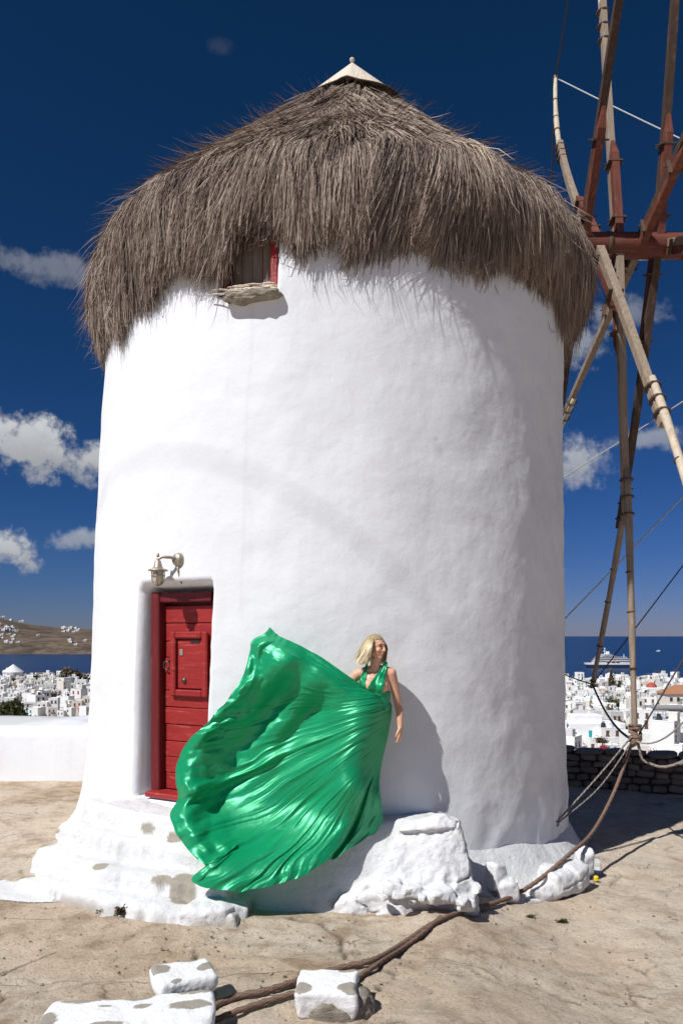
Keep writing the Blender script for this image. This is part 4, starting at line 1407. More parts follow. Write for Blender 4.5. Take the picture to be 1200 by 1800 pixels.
def gpt(px, py, lift=0.02):
    """a point lying on the ground at a pixel"""
    d = 6.0
    for _ in range(12):
        x = (px - 600) / FPX * d
        z = float(ground_z(x, d)) + lift
        d = FPX * (EYE - z) / (py - 1118)
    return Vector(((px - 600) / FPX * d, d, z))


K = TIPS[8]                                                # foot of the lowest spoke: all ropes are made fast here
KN = (K.x, K.y, K.z + 0.10)


def hang(px, py, d): return tuple(at(px, py, d))


main = [KN, hang(1098, 1340, 9.35), hang(1075, 1400, 9.0), hang(1041, 1462, 8.45), hang(1002, 1500, 7.95), hang(950, 1544, 7.55), hang(905, 1573, 7.30), tuple(gpt(862, 1589, 0.03))]
main += [tuple(gpt(x, y, 0.03)) for x, y in ((820, 1600), (780, 1614), (745, 1633), (705, 1661), (660, 1686), (610, 1699), (560, 1712), (480, 1738), (420, 1751), (380, 1766), (330, 1790), (250, 1822))]
rope(main, 0.023, 'rope_brown', 'thick brown rope running from the lowest spoke across the rock ground', 420)
sec = [tuple(gpt(x, y, 0.028)) for x, y in ((775, 1612), (742, 1641), (706, 1668), (668, 1692), (640, 1711), (600, 1735), (520, 1746), (470, 1760), (430, 1773), (385, 1790), (330, 1812))]
rope(sec, 0.020, 'rope_brown', 'second brown rope lying on the ground beside the thick one, behind the white cube stone', 260)
eye_th, eye_z = on_tower(972, 1447)
ep = tower_pt(eye_th, eye_z, 0.02)
rope([KN, tuple((Vector(KN) + ep) / 2 + Vector((0, 0, -0.02))), tuple(ep)], 0.012, 'rope_grey', 'taut grey cord from the lowest spoke to the iron eye, upper strand', 60, 0.05)
rope([(KN[0], KN[1], KN[2] - 0.05), tuple((Vector(KN) + ep) / 2 + Vector((0.03, 0, -0.13))), tuple(ep + Vector((0, 0, -0.02)))], 0.010, 'rope_grey', 'slack grey cord sagging under the taut one towards the iron eye', 60, 0.05)
lp = [(KN[0] + 0.03, KN[1] - 0.02, KN[2] - 0.14), hang(1128, 1334, 9.42), hang(1143, 1343, 9.38), hang(1162, 1348, 9.32), hang(1182, 1345, 9.26), hang(1202, 1336, 9.2), hang(1230, 1316, 9.1), (6.6, 9.0, 3.2)]
rope(lp, 0.019, 'rope_grey', 'pale rope hanging in a loop from the lowest spoke over the dark stone wall', 120)
mb = MB()
a = np.linspace(0, 2 * math.pi, 20)
ring = np.array(ep) + np.stack([0.03 * np.cos(a), -0.02 + 0 * a, 0.03 * np.sin(a)], 1)
mb.tube(ring, 0.008, 8, False).tube([np.array(ep) + (0, 0.06, 0), np.array(ep) + (0, -0.02, -0.0)], 0.012, 8)
mb.build('wall_eye', MATS['iron'], MILL, True)
# knot of turns at the foot of the spoke
mb = MB()
g = np.random.default_rng(3)
for i in range(7):
    c0 = np.array(KN) + (0, 0, -0.13 + 0.036 * i)
    tl = g.normal(0, 0.25, 2)
    mb.tube(np.stack([c0[0] + 0.066 * np.cos(a), c0[1] + 0.066 * np.sin(a), c0[2] + 0.07 * (tl[0] * np.cos(a) + tl[1] * np.sin(a))], 1), 0.017, 7, False)
me = mb.mesh('rope_knot', True, None)
at_ = me.attributes.new('twist', 'FLOAT', 'POINT'); at_.data.foreach_set('value', np.random.default_rng(1).uniform(0, 1, len(me.vertices)).astype(np.float32))
obj('rope_knot', me, MATS['rope_brown'], None, 'lump of brown rope turns tied round the foot of the lowest spoke', 'rope')

# overhead cable crossing behind the camera; its faint soft shadow crosses the tower
p1 = tower_pt(*on_tower(185, 865)); p2 = tower_pt(*on_tower(640, 960))
q1 = p1 + S * 24; q2 = p2 + S * 24
dv = (q2 - q1).normalized()
e1 = q1 - dv * 22; e2 = q2 + dv * 22
MB().tube([e1, q1, q2, e2], 0.0105, 8).build('overhead_cable', MATS['wire_dark'], None, True, label='black overhead cable strung high across the open ground', cat='cable')


# ------------------------------------------------------------------ walls at the edge of the hilltop
def build_walls():
    # smooth white parapet to the left
    nx, prof = 120, [(12.85, 0.0), (12.87, 0.25), (12.9, 0.72), (12.93, 0.84), (13.0, 0.885), (13.15, 0.905), (14.4, 0.90), (14.95, 0.88), (15.02, 0.80), (15.05, -1.2)]
    xs = np.linspace(-9.0, -0.6, nx)
    V = []
    for (y, z) in prof:
        for x in xs:
            gz = float(ground_z(x, 12.8)) - 0.05
            V.append((x, y + 0.03 * float(vn(x * 0.8, z * 2, 0, 5)) + 0.02 * (x + 4), gz + z * 1.03 + 0.012 * float(vn(x * 1.1, y, 0, 6))))
    root = empty('parapet_wall', (-4.8, 13, float(ground_z(-4.8, 12.8))), 'smooth broad-topped white parapet wall beside the mill, town behind it', 'wall')
    me = mesh_from('parapet', np.array(V) - np.array(root.location), grid_faces(len(prof), nx), True,
                   {'scuff': np.clip(0.5 * sstep(0.1, 0.5, fbm(np.array(V)[:, 0] * 0.8, np.array(V)[:, 1] * 2.5, 0, 4, 6)) * (np.array(V)[:, 2] > 0.95), 0, 1)})
    o = bpy.data.objects.new('parapet', me); me.materials.append(MATS['plaster']); COL.objects.link(o); o.parent = root
    # dry stone wall to the right
    A = Vector((2.2, 14.1, 0)); B = Vector((8.6, 11.3, 0))
    t = (B - A); LN = t.length; t.normalize(); n = Vector((t.y, -t.x, 0))
    root = empty('stone_wall', (A + B) / 2, 'low dark dry stone wall behind the rope knot at the hill edge', 'wall')
    M4 = Matrix(((t.x, -n.x, 0, A.x), (t.y, -n.y, 0, A.y), (0, 0, 1, 0), (0, 0, 0, 1)))
    Mi = Matrix.Translation(-root.location) @ M4

    def topz(s): return 0.60 + 0.05 * float(vn(s * 1.5, 0, 0, 77))
    mb = MB(); mb.box((LN / 2, 0.26, 0.20), (LN, 0.36, 0.72))
    me = mb.mesh('core'); me.transform(Mi)
    o = bpy.data.objects.new('core', me); me.materials.append(MATS['mortar']); COL.objects.link(o); o.parent = root
    shapes = []
    for k in range(7):
        bm = bmesh.new(); bmesh.ops.create_icosphere(bm, subdivisions=2, radius=1)
        V = np.array([v.co[:] for v in bm.verts]); F = np.array([[v.index for v in f.verts] for f in bm.faces]); bm.free()
        V = np.sign(V) * np.abs(V) ** 0.6
        V = V * (1 + 0.22 * fbm(V[:, 0] * 1.3 + k * 5, V[:, 1] * 1.3, V[:, 2] * 1.3, 3, 300 + k))[:, None]
        me = mesh_from('stone', V, F, False); me.materials.append(MATS['wall_stone']); shapes.append(me)
    g = np.random.default_rng(9)
    z = -0.02
    courses = [0.13, 0.11, 0.12, 0.10, 0.12, 0.09]
    for ci, h in enumerate(courses):
        s = g.uniform(-0.15, 0.0)
        while s < LN:
            w = g.uniform(0.14, 0.34) if ci < 5 else g.uniform(0.25, 0.5)
            hz = h * g.uniform(0.85, 1.1)
            o = bpy.data.objects.new('stone', shapes[int(g.integers(7))]); COL.objects.link(o); o.parent = root
            q = Mi @ Vector((s + w / 2, 0.12 + g.uniform(-0.03, 0.03) + (0.1 if ci == 5 else 0), z + h / 2 + g.uniform(-0.015, 0.015)))
            o.location = q
            o.rotation_euler = (g.uniform(-0.08, 0.08), g.uniform(-0.12, 0.12), math.atan2(t.y, t.x) + g.uniform(-0.1, 0.1))
            o.scale = (w / 2 * 0.97, 0.13 if ci < 5 else 0.27, hz / 2 * 0.96)
            s += w
        z += h


build_walls()


# ------------------------------------------------------------------ the town
HOUSE_KINDS = []


def house_meshes():
    """each kind: a body mesh (unit metres) with parapets and steps, and openings (position, size, facing, material)"""
    kinds = []

    def body(blocks, stair=None, dome=None):
        mb = MB()
        for (x0, x1, y0, y1, z0, z1) in blocks:
            # walls rise 0.35 m past the roof as a parapet
            mb.box(((x0 + x1) / 2, (y0 + y1) / 2, (z0 + z1) / 2), (x1 - x0, y1 - y0, z1 - z0), bev=0.12)
            p = 0.28
            for (cx, cy, sx, sy) in (((x0 + x1) / 2, y0 + p / 2 + 0.01, x1 - x0 - 0.04, p), ((x0 + x1) / 2, y1 - p / 2 - 0.01, x1 - x0 - 0.04, p), (x0 + p / 2 + 0.01, (y0 + y1) / 2, p, y1 - y0 - 2 * p - 0.06), (x1 - p / 2 - 0.01, (y0 + y1) / 2, p, y1 - y0 - 2 * p - 0.06)):
                mb.box((cx, cy, z1 + 0.22), (sx, sy, 0.44), bev=0.06)
        if stair:
            x, y, n = stair
            for i in range(n):
                mb.box((x + 0.32 * i, y, (i + 1) * 0.28 / 2), (0.32, 1.0, (i + 1) * 0.28))
        return mb
    kinds.append(('flat', body([(-4, 4, -4, 4, -2, 6)]),
                  [(-2.3, 1.4, 'door'), (0.2, 1.5, 'win'), (2.4, 1.5, 'win'), (-2.2, 4.3, 'win'), (0.3, 4.3, 'win'), (2.4, 4.3, 'win')], -4))
    kinds.append(('step', body([(-4.5, 1.5, -3.5, 4, -2, 6.4), (1.4, 5, -3.9, 3, -2, 3.3)], None),
                  [(-3.3, 1.5, 'win'), (-0.8, 4.5, 'win'), (-3.2, 4.5, 'win'), (0.3, 1.3, 'door'), (3.2, 1.5, 'win')], -3.5))
    kinds.append(('tall', body([(-3, 3, -3, 3, -2, 8.4), (-3.1, 0.2, -5.0, -2.9, -2, 3.1)], (0.6, -3.6, 9)),
                  [(-1.6, 4.6, 'win'), (1.4, 4.4, 'door'), (-1.5, 7.0, 'win'), (1.5, 7.0, 'win')], -3))
    kinds.append(('low', body([(-5, 5, -3, 3, -2, 3.4), (-1.5, 4.9, -2.2, 3.1, 3.3, 6.0)], None),
                  [(-3.8, 1.4, 'win'), (-1.6, 1.2, 'door'), (1.2, 1.5, 'win'), (3.6, 1.5, 'win'), (0.2, 4.9, 'win2'), (2.8, 4.9, 'win2')], -3))
    kinds.append(('ell', body([(-4.4, 0.4, -4.2, 3, -2, 5.6), (0.3, 4.6, -1.5, 3.6, -2, 7.4)], None),
                  [(-3.2, 1.2, 'door'), (-1.0, 1.5, 'win'), (-3.1, 4.1, 'win'), (-0.9, 4.1, 'win'), (1.6, 5.8, 'ell'), (3.4, 5.8, 'ell'), (2.4, 2.0, 'ell')], -4.2))
    out = []
    for nm, mb, ops, yf in kinds:
        me = mb.mesh('town_house')
        lst = []
        for (x, z, k) in ops:
            y = yf
            if k == 'win2': y = -2.2
            if k == 'ell': y = -1.5
            w, h = (0.8, 1.15) if k != 'door' else (1.0, 2.2)
            lst.append((x, y, z, w, h))
        out.append((me, lst))
    return out


def town():
    kinds = house_meshes()
    win_me = {}
    for mk in ('win_dark', 'win_blue', 'win_teal', 'win_brown', 'win_red'):
        for nm, (w, h) in (('window', (0.8, 1.15)), ('door', (1.0, 2.2))):
            mb = MB(); mb.box((0, 0.02, 0), (w, 0.10, h)); mb.box((0, -0.03, -h / 2 - 0.08), (w + 0.3, 0.22, 0.14)); mb.box((0, -0.02, h / 2 + 0.1), (w + 0.2, 0.12, 0.12))
            me = mb.mesh(nm); me.materials.append(MATS[mk]); win_me[(mk, nm)] = me
    extra = {}
    mb = MB().box((0, 0, 0.6), (0.7, 0.7, 1.4)).box((0, 0, 1.4), (0.9, 0.9, 0.2)); extra['chimney'] = [mb.mesh('chimney')]
    extra['chimney'][0].materials.append(MATS['house_white'])
    extra['roof_hut'] = []
    for mk in ('house_white', 'house_cream', 'house_grey'):
        me = MB().box((0, 0, 1.1), (2.4, 2.2, 2.4), bev=0.08).mesh('roof_hut'); me.materials.append(MATS[mk]); extra['roof_hut'].append(me)
    extra['pergola'] = []
    for mk in ('win_brown', 'grey_roof', 'win_dark'):
        mb = MB()
        for x in (-1.4, 1.4):
            for y in (-1.0, 1.0): mb.box((x, y, 1.1), (0.14, 0.14, 2.3))
        for q in range(7): mb.box((-1.5 + 0.5 * q, 0, 2.3), (0.2, 2.6, 0.14))
        me = mb.mesh('pergola'); me.materials.append(MATS[mk]); extra['pergola'].append(me)
    extra['water_tank'] = []
    for mk in ('grey_roof', 'win_dark'):
        me = MB().lathe([(0.0, 1.6), (0.55, 1.5), (0.6, 0.3), (0.0, 0.3)], 12).box((0, 0, 0.15), (1.3, 1.3, 0.3)).mesh('water_tank'); me.materials.append(MATS[mk]); extra['water_tank'].append(me)
    extra['awning'] = []
    for mk in ('awning_pink', 'house_cream', 'win_blue', 'tile_orange'):
        mb = MB(); mb.add([(-1.4, 0, 0.5), (1.4, 0, 0.5), (1.4, -1.5, -0.1), (-1.4, -1.5, -0.1), (-1.4, 0, 0.42), (1.4, 0, 0.42), (1.4, -1.5, -0.3), (-1.4, -1.5, -0.3)], q=[(0, 3, 2, 1), (4, 5, 6, 7), (3, 7, 6, 2), (0, 4, 7, 3), (1, 2, 6, 5)])
        me = mb.mesh('awning'); me.materials.append(MATS[mk]); extra['awning'].append(me)
    bodies = {}
    words = dict(win_dark='dark', win_blue='blue', win_teal='teal', win_brown='brown', win_red='red')
    wallw = dict(house_white='white', house_cream='cream', house_grey='pale grey')
    shapew = ['square two-storey', 'stepped', 'tall narrow', 'low terraced', 'L-shaped']
    g = np.random.default_rng(21)

    def house(x, y, z, rot, sc, side):
        k = int(g.integers(len(kinds)))
        wall = 'house_white' if g.random() < 0.74 else ('house_cream' if g.random() < 0.5 else 'house_grey')
        mk = ['win_dark', 'win_dark', 'win_dark', 'win_dark', 'win_blue', 'win_teal', 'win_brown', 'win_brown', 'win_brown', 'win_red'][int(g.integers(10))]
        if (k, wall) not in bodies:
            me = kinds[k][0].copy(); me.materials.clear(); me.materials.append(MATS[wall]); bodies[(k, wall)] = me
        o = bpy.data.objects.new('town_house', bodies[(k, wall)]); COL.objects.link(o)
        o.location = (x, y, z); o.rotation_euler = (0, 0, rot); o.scale = (sc, sc, sc * g.uniform(0.8, 1.1))
        place_ = 'in the town beyond the white parapet' if side < 0 else 'in the town beyond the dark stone wall'
        tag(o, f'{wallw[wall]} {shapew[k]} house with {words[mk]} openings {place_}', 'house', 'houses of the town below the hill')
        tops = {0: (-3, 3, -3, 3, 6.0), 1: (-3.6, 0.6, -2.6, 3, 6.4), 2: (-2, 2, -2, 2, 8.4), 3: (-0.8, 4, -1.5, 2.4, 6.0), 4: (-3.6, -0.4, -3.2, 2.2, 5.6)}[k]
        for _ in range(int(g.integers(1, 4))):
            nm = ['chimney', 'roof_hut', 'pergola', 'water_tank', 'awning'][int(g.integers(5))]
            c = bpy.data.objects.new(nm, extra[nm][int(g.integers(len(extra[nm])))]); COL.objects.link(c); c.parent = o
            c.location = (g.uniform(tops[0], tops[1]), g.uniform(tops[2], tops[3]), tops[4]) if nm != 'awning' else (g.uniform(-3, -0.5), kinds[k][1][0][1] - 0.02, 2.9)
        for (wx, wy, wz, w, h) in kinds[k][1]:
            if g.random() < 0.12: continue
            nm = 'door' if h > 2 else 'window'
            c = bpy.data.objects.new(nm, win_me[(mk, nm)]); COL.objects.link(c); c.parent = o
            c.location = (wx + g.uniform(-0.3, 0.3), wy - 0.03, wz)
    # right: beyond the stone wall
    for side, d0, d1, lo, hi in ((1, 205, 640, 0.275, 0.475), (-1, 335, 700, -0.475, -0.315)):
        d = d0
        while d < d1:
            x = lo * d + g.uniform(0, 6)
            while x < hi * d:
                sc = g.uniform(0.62, 1.12)
                dj = d + g.uniform(-5, 5)
                house(x, dj, tz(dj) - 0.8 + g.uniform(-0.4, 1.2), g.uniform(-0.5, 0.5) + (0 if g.random() < 0.8 else 0.8), sc, side)
                x += sc * g.uniform(9.6, 13.0)
            d += g.uniform(17, 24) + d * 0.012
    return kinds, win_me


KINDS, WIN_ME = town()


def far_pt(px, d):
    x = (px - 600) / FPX * d
    return Vector((x, d, tz(math.hypot(x, d - 1.5))))


def landmarks():
    def put(root, name, mb, mat, smooth=False):
        me = mb.mesh(name, smooth)
        o = bpy.data.objects.new(name, me); me.materials.append(MATS[mat]); COL.objects.link(o); o.parent = root
        return o
    # domed white chapel by the shore
    p = far_pt(1072, 585)
    r = empty('chapel', p, 'white chapel with a rounded dome on the shore below the ship', 'chapel')
    put(r, 'wall', MB().box((0, 0, 2.5), (10, 9, 9), bev=0.3).box((-8.0, 0, 1.5), (7, 8, 8), bev=0.3), 'house_white')
    put(r, 'dome', MB().lathe([(3.6, 6.9), (3.6, 7.6), (3.3, 8.8), (2.6, 9.9), (1.4, 10.6), (0.0, 10.9)], 20), 'house_white', True)
    put(r, 'bell_gable', MB().box((-9.3, -3, 6.5), (0.8, 0.8, 3.4)).box((-7.7, -3, 6.5), (0.8, 0.8, 3.4)).box((-8.5, -3, 8.5), (2.6, 0.8, 0.8)), 'house_white')
    for x in (-3.2, 0.2, 3.4): put(r, 'window', MB().box((x, -4.56, 3.6), (1.0, 0.12, 2.2)), 'win_dark')
    # white pyramid-roofed mill tower among the houses on the left
    p = far_pt(24, 690)
    r = empty('round_house', p, 'round white house with a pointed cone roof on the left shore', 'house')
    put(r, 'wall', MB().lathe([(8.5, -2), (8.2, 7.5)], 20), 'house_white', True)
    put(r, 'roof', MB().lathe([(9.3, 7.4), (9.0, 7.8), (0.0, 14.5)], 20), 'house_white', True)
    for x in (-3, 2.5): put(r, 'window', MB().box((x, -8.0, 4.0), (1.2, 0.8, 1.8)), 'win_dark')
    # red-domed church
    p = far_pt(1144, 430)
    r = empty('church', p, 'small white church under a red dome in the town', 'church')
    put(r, 'wall', MB().box((0, 0, 3.0), (9, 8, 10), bev=0.3), 'house_white')
    put(r, 'dome', MB().lathe([(2.9, 7.9), (2.8, 8.8), (2.3, 9.8), (1.3, 10.5), (0, 10.9)], 18), 'dome_red', True)
    put(r, 'window', MB().box((-2, -4.06, 4.5), (0.9, 0.12, 2)), 'win_dark')
    put(r, 'door', MB().box((1.5, -4.06, 2.6), (1.4, 0.12, 3)), 'win_brown')
    # tile-roofed building and the arcaded one in front
    p = far_pt(1200, 345)
    r = empty('villa', p, 'cream building with a hipped orange tile roof at the town edge', 'building')
    put(r, 'wall', MB().box((0, 0, 3.5), (19, 11, 13), bev=0.1), 'house_cream')
    mb = MB(); mb.add([(-10.3, -6.3, 10), (10.3, -6.3, 10), (10.3, 6.3, 10), (-10.3, 6.3, 10), (-4, 0, 13.6), (4, 0, 13.6)], q=[(0, 1, 5, 4), (2, 3, 4, 5)], t=[(1, 2, 5), (3, 0, 4)])
    put(r, 'roof', mb, 'tile_orange')
    for i in range(6):
        for z in (3.6, 7.6): put(r, 'window', MB().box((-7.8 + 3.1 * i, -5.56, z), (1.1, 0.12, 1.8)), 'win_dark')
    p = far_pt(1170, 285)
    r = empty('arcade_building', p, 'grey flat-roofed building with a dark arcaded front below the orange tile roof', 'building')
    put(r, 'wall', MB().box((0, 2, 4.0), (13, 6, 8.0)), 'house_white')
    put(r, 'roof', MB().box((0, 0.0, 8.3), (14, 9.5, 0.6)), 'grey_roof')
    for i in range(6): put(r, 'column', MB().box((-5.8 + 2.32 * i, -3.6, 4.0), (0.6, 0.6, 8.0)), 'house_grey')
    for i in range(5): put(r, 'opening', MB().box((-4.6 + 2.32 * i, -1.08, 5.2), (1.5, 0.12, 3.2)), 'win_dark')
    p = far_pt(1153, 268)
    r = empty('corner_house', p, 'white corner house with three blue windows beside the arcaded building', 'house')
    put(r, 'wall', MB().box((0, 0, 3.5), (9, 8, 9.0), bev=0.12), 'house_white')
    for i in range(3): put(r, 'window', MB().box((-2.4 + 2.3 * i, -4.06, 5.6), (1.2, 0.12, 2.0)), 'win_blue')
    # teal-shuttered plain house near the dark wall
    p = far_pt(1040, 232)
    r = empty('plain_house', p, 'large plain white house with bright teal shutters just above the dark wall', 'house')
    put(r, 'wall', MB().box((0, 0, 3.0), (17, 9, 9.0), bev=0.15).box((-2, 1, 8.4), (9, 6, 2.6), bev=0.15), 'house_white')
    for (x, z, w, h) in ((-2.0, 4.2, 0.9, 2.4), (3.5, 5.2, 0.8, 1.3), (-6.5, 4.2, 0.8, 1.3), (6.5, 3.4, 0.9, 1.4)): put(r, 'shutter', MB().box((x, -4.56, z), (w, 0.12, h)), 'win_teal')
    p = far_pt(1165, 215)
    r = empty('long_house', p, 'long blank white building with a sandy yard wall near the dark stone wall', 'house')
    put(r, 'wall', MB().box((0, 0, 2.0), (22, 8, 9.0), bev=0.15), 'house_white')
    put(r, 'yard_wall', MB().box((-2, -5.6, 0.8), (18, 0.6, 5.0), bev=0.1), 'house_cream')
    for x in (7.8, 9.4): put(r, 'window', MB().box((x, -4.06, 4.2), (0.8, 0.12, 2.2)), 'win_blue')


landmarks()


def leafy(name, loc, size, n, seed, mat, label, cat='tree', group=None, trunk=True, leaf=0.05):
    g = np.random.default_rng(seed)
    root = empty(name, loc, label, cat, group)
    w, d, h = size
    cl = g.normal(0, 1, (14, 3)); cl /= np.linalg.norm(cl, axis=1)[:, None]; cl *= g.uniform(0.2, 0.8, 14)[:, None]
    ci = g.integers(0, 14, n)
    p = cl[ci] + g.normal(0, 0.20, (n, 3))
    p[:, 2] = np.abs(p[:, 2] + 0.25)
    tone = np.clip(0.35 + 0.35 * p[:, 2] + g.normal(0, 0.18, n) + 0.15 * g.normal(0, 1, 14)[ci], 0, 1)
    p = p * (w / 2, d / 2, h * 0.75) + (0, 0, h * 0.15)
    sz = leaf * max(size) * g.uniform(0.6, 1.4, n)
    a = g.normal(0, 1, (n, 3)); a /= np.linalg.norm(a, axis=1)[:, None]
    b = np.cross(a, g.normal(0, 1, (n, 3))); b /= np.linalg.norm(b, axis=1)[:, None]
    V = np.stack([p - a * sz[:, None], p + b * sz[:, None] * 0.5, p + a * sz[:, None], p - b * sz[:, None] * 0.5], 1).reshape(-1, 3)
    F = np.arange(n * 4).reshape(n, 4)
    me = mesh_from('crown', V, F, False, {'tone': np.repeat(tone, 4)})
    o = bpy.data.objects.new('crown', me); me.materials.append(MATS[mat]); COL.objects.link(o); o.parent = root
    if trunk:
        mb = MB().tube([(0, 0, -h * 0.1), (w * 0.02, 0, h * 0.3), (-w * 0.02, 0, h * 0.6)], [w * 0.05, w * 0.035, w * 0.015], 7)
        for i in range(4):
            t = 1.6 * i
            mb.tube([(0, 0, h * 0.25), (w * 0.25 * math.cos(t), d * 0.25 * math.sin(t), h * 0.55)], [w * 0.025, w * 0.008], 6)
        mm = mb.mesh('trunk', True); q = bpy.data.objects.new('trunk', mm); mm.materials.append(MATS['trunk']); COL.objects.link(q); q.parent = root
    return root


def greenery():
    p = far_pt(22, 300); leafy('shrub_tree', (p.x, p.y, EYE - 146 / FPX * 300), (13, 9, 7.6), 3500, 1, 'foliage', 'bushy green tree rising behind the white parapet wall')
    p = far_pt(122, 600); leafy('round_tree', (p.x, p.y, EYE - 79 / FPX * 600 - 1.5), (20, 12, 9.5), 3000, 2, 'foliage_brown', 'dark rounded brown-green tree at the shore left of the mill')
    p = far_pt(143, 610); leafy('round_tree', (p.x, p.y, EYE - 78 / FPX * 610 - 1.5), (14, 10, 6.5), 2000, 3, 'foliage_brown', 'lower brown tree touching the mill wall at the shore')
    p = far_pt(1073, 520); leafy('cypress', (p.x, p.y, tz(520)), (5.5, 5, 13), 1800, 4, 'foliage_brown', 'slim brownish tree standing among houses below the chapel')
    p = far_pt(1152, 190); leafy('flowering_vine', (p.x, p.y, EYE - 219 / FPX * 190), (5.5, 2.5, 2.8), 1500, 5, 'bougainvillea', 'red flowering vine just over the dark stone wall', 'vine')
    p = far_pt(1060, 200); leafy('flowering_vine', (p.x, p.y, EYE - 206 / FPX * 200), (4.0, 2.5, 2.0), 1000, 6, 'bougainvillea', 'small reddish vine beside the plain house with teal shutters', 'vine')
    p = far_pt(1058, 205); leafy('roof_bush', (p.x, p.y, EYE - 190 / FPX * 205), (4.2, 3, 2.6), 1000, 7, 'foliage_brown', 'grey-brown bush in front of the plain house with teal shutters', 'bush')
    p = far_pt(1200, 190); leafy('roof_bush', (p.x, p.y, EYE - 215 / FPX * 190), (2.5, 2, 2.2), 800, 8, 'foliage', 'green bush by the long blank building', 'bush')
    g = np.random.default_rng(77)
    for i in range(16):
        d = g.uniform(250, 560); px = g.uniform(1005, 1195) if i < 10 else g.uniform(5, 145)
        if i >= 10: d = g.uniform(380, 640)
        q = far_pt(px, d)
        side = 'right' if i < 10 else 'left'
        leafy('town_tree', (q.x, q.y, q.z + 2.5), (g.uniform(4, 7), 4, g.uniform(4, 6)), 350, 100 + i, 'foliage' if i % 2 else 'foliage_brown',
              ('dusty green' if i % 2 else 'brownish') + ' tree among the white houses beyond the ' + ('dark stone wall' if side == 'right' else 'white parapet'), 'tree', 'small trees in the town', True, 0.10)
    # tufts of weed on the rock
    for i, (px, py, s, lab) in enumerate(((222, 1609, 0.20, 'dry weed growing under the lowest whitewashed step'), (190, 1606, 0.13, 'small dry weed at the left end of the lowest step'), (932, 1613, 0.07, 'tiny green weed on the bare rock by the thick rope'),
                                          (988, 1622, 0.09, 'flat dark weed on the bare rock right of the tiny green one'), (655, 1580, 0.12, 'dry grass at the foot of the tall outcrop'))):
        q = gpt(px, py, 0.0)
        leafy('weed', q, (s * 1.5, s * 0.5, s * 0.45), 260, 50 + i, 'foliage' if i in (2, 3) else 'foliage_brown', lab, 'weed', None, False, 0.07)


greenery()


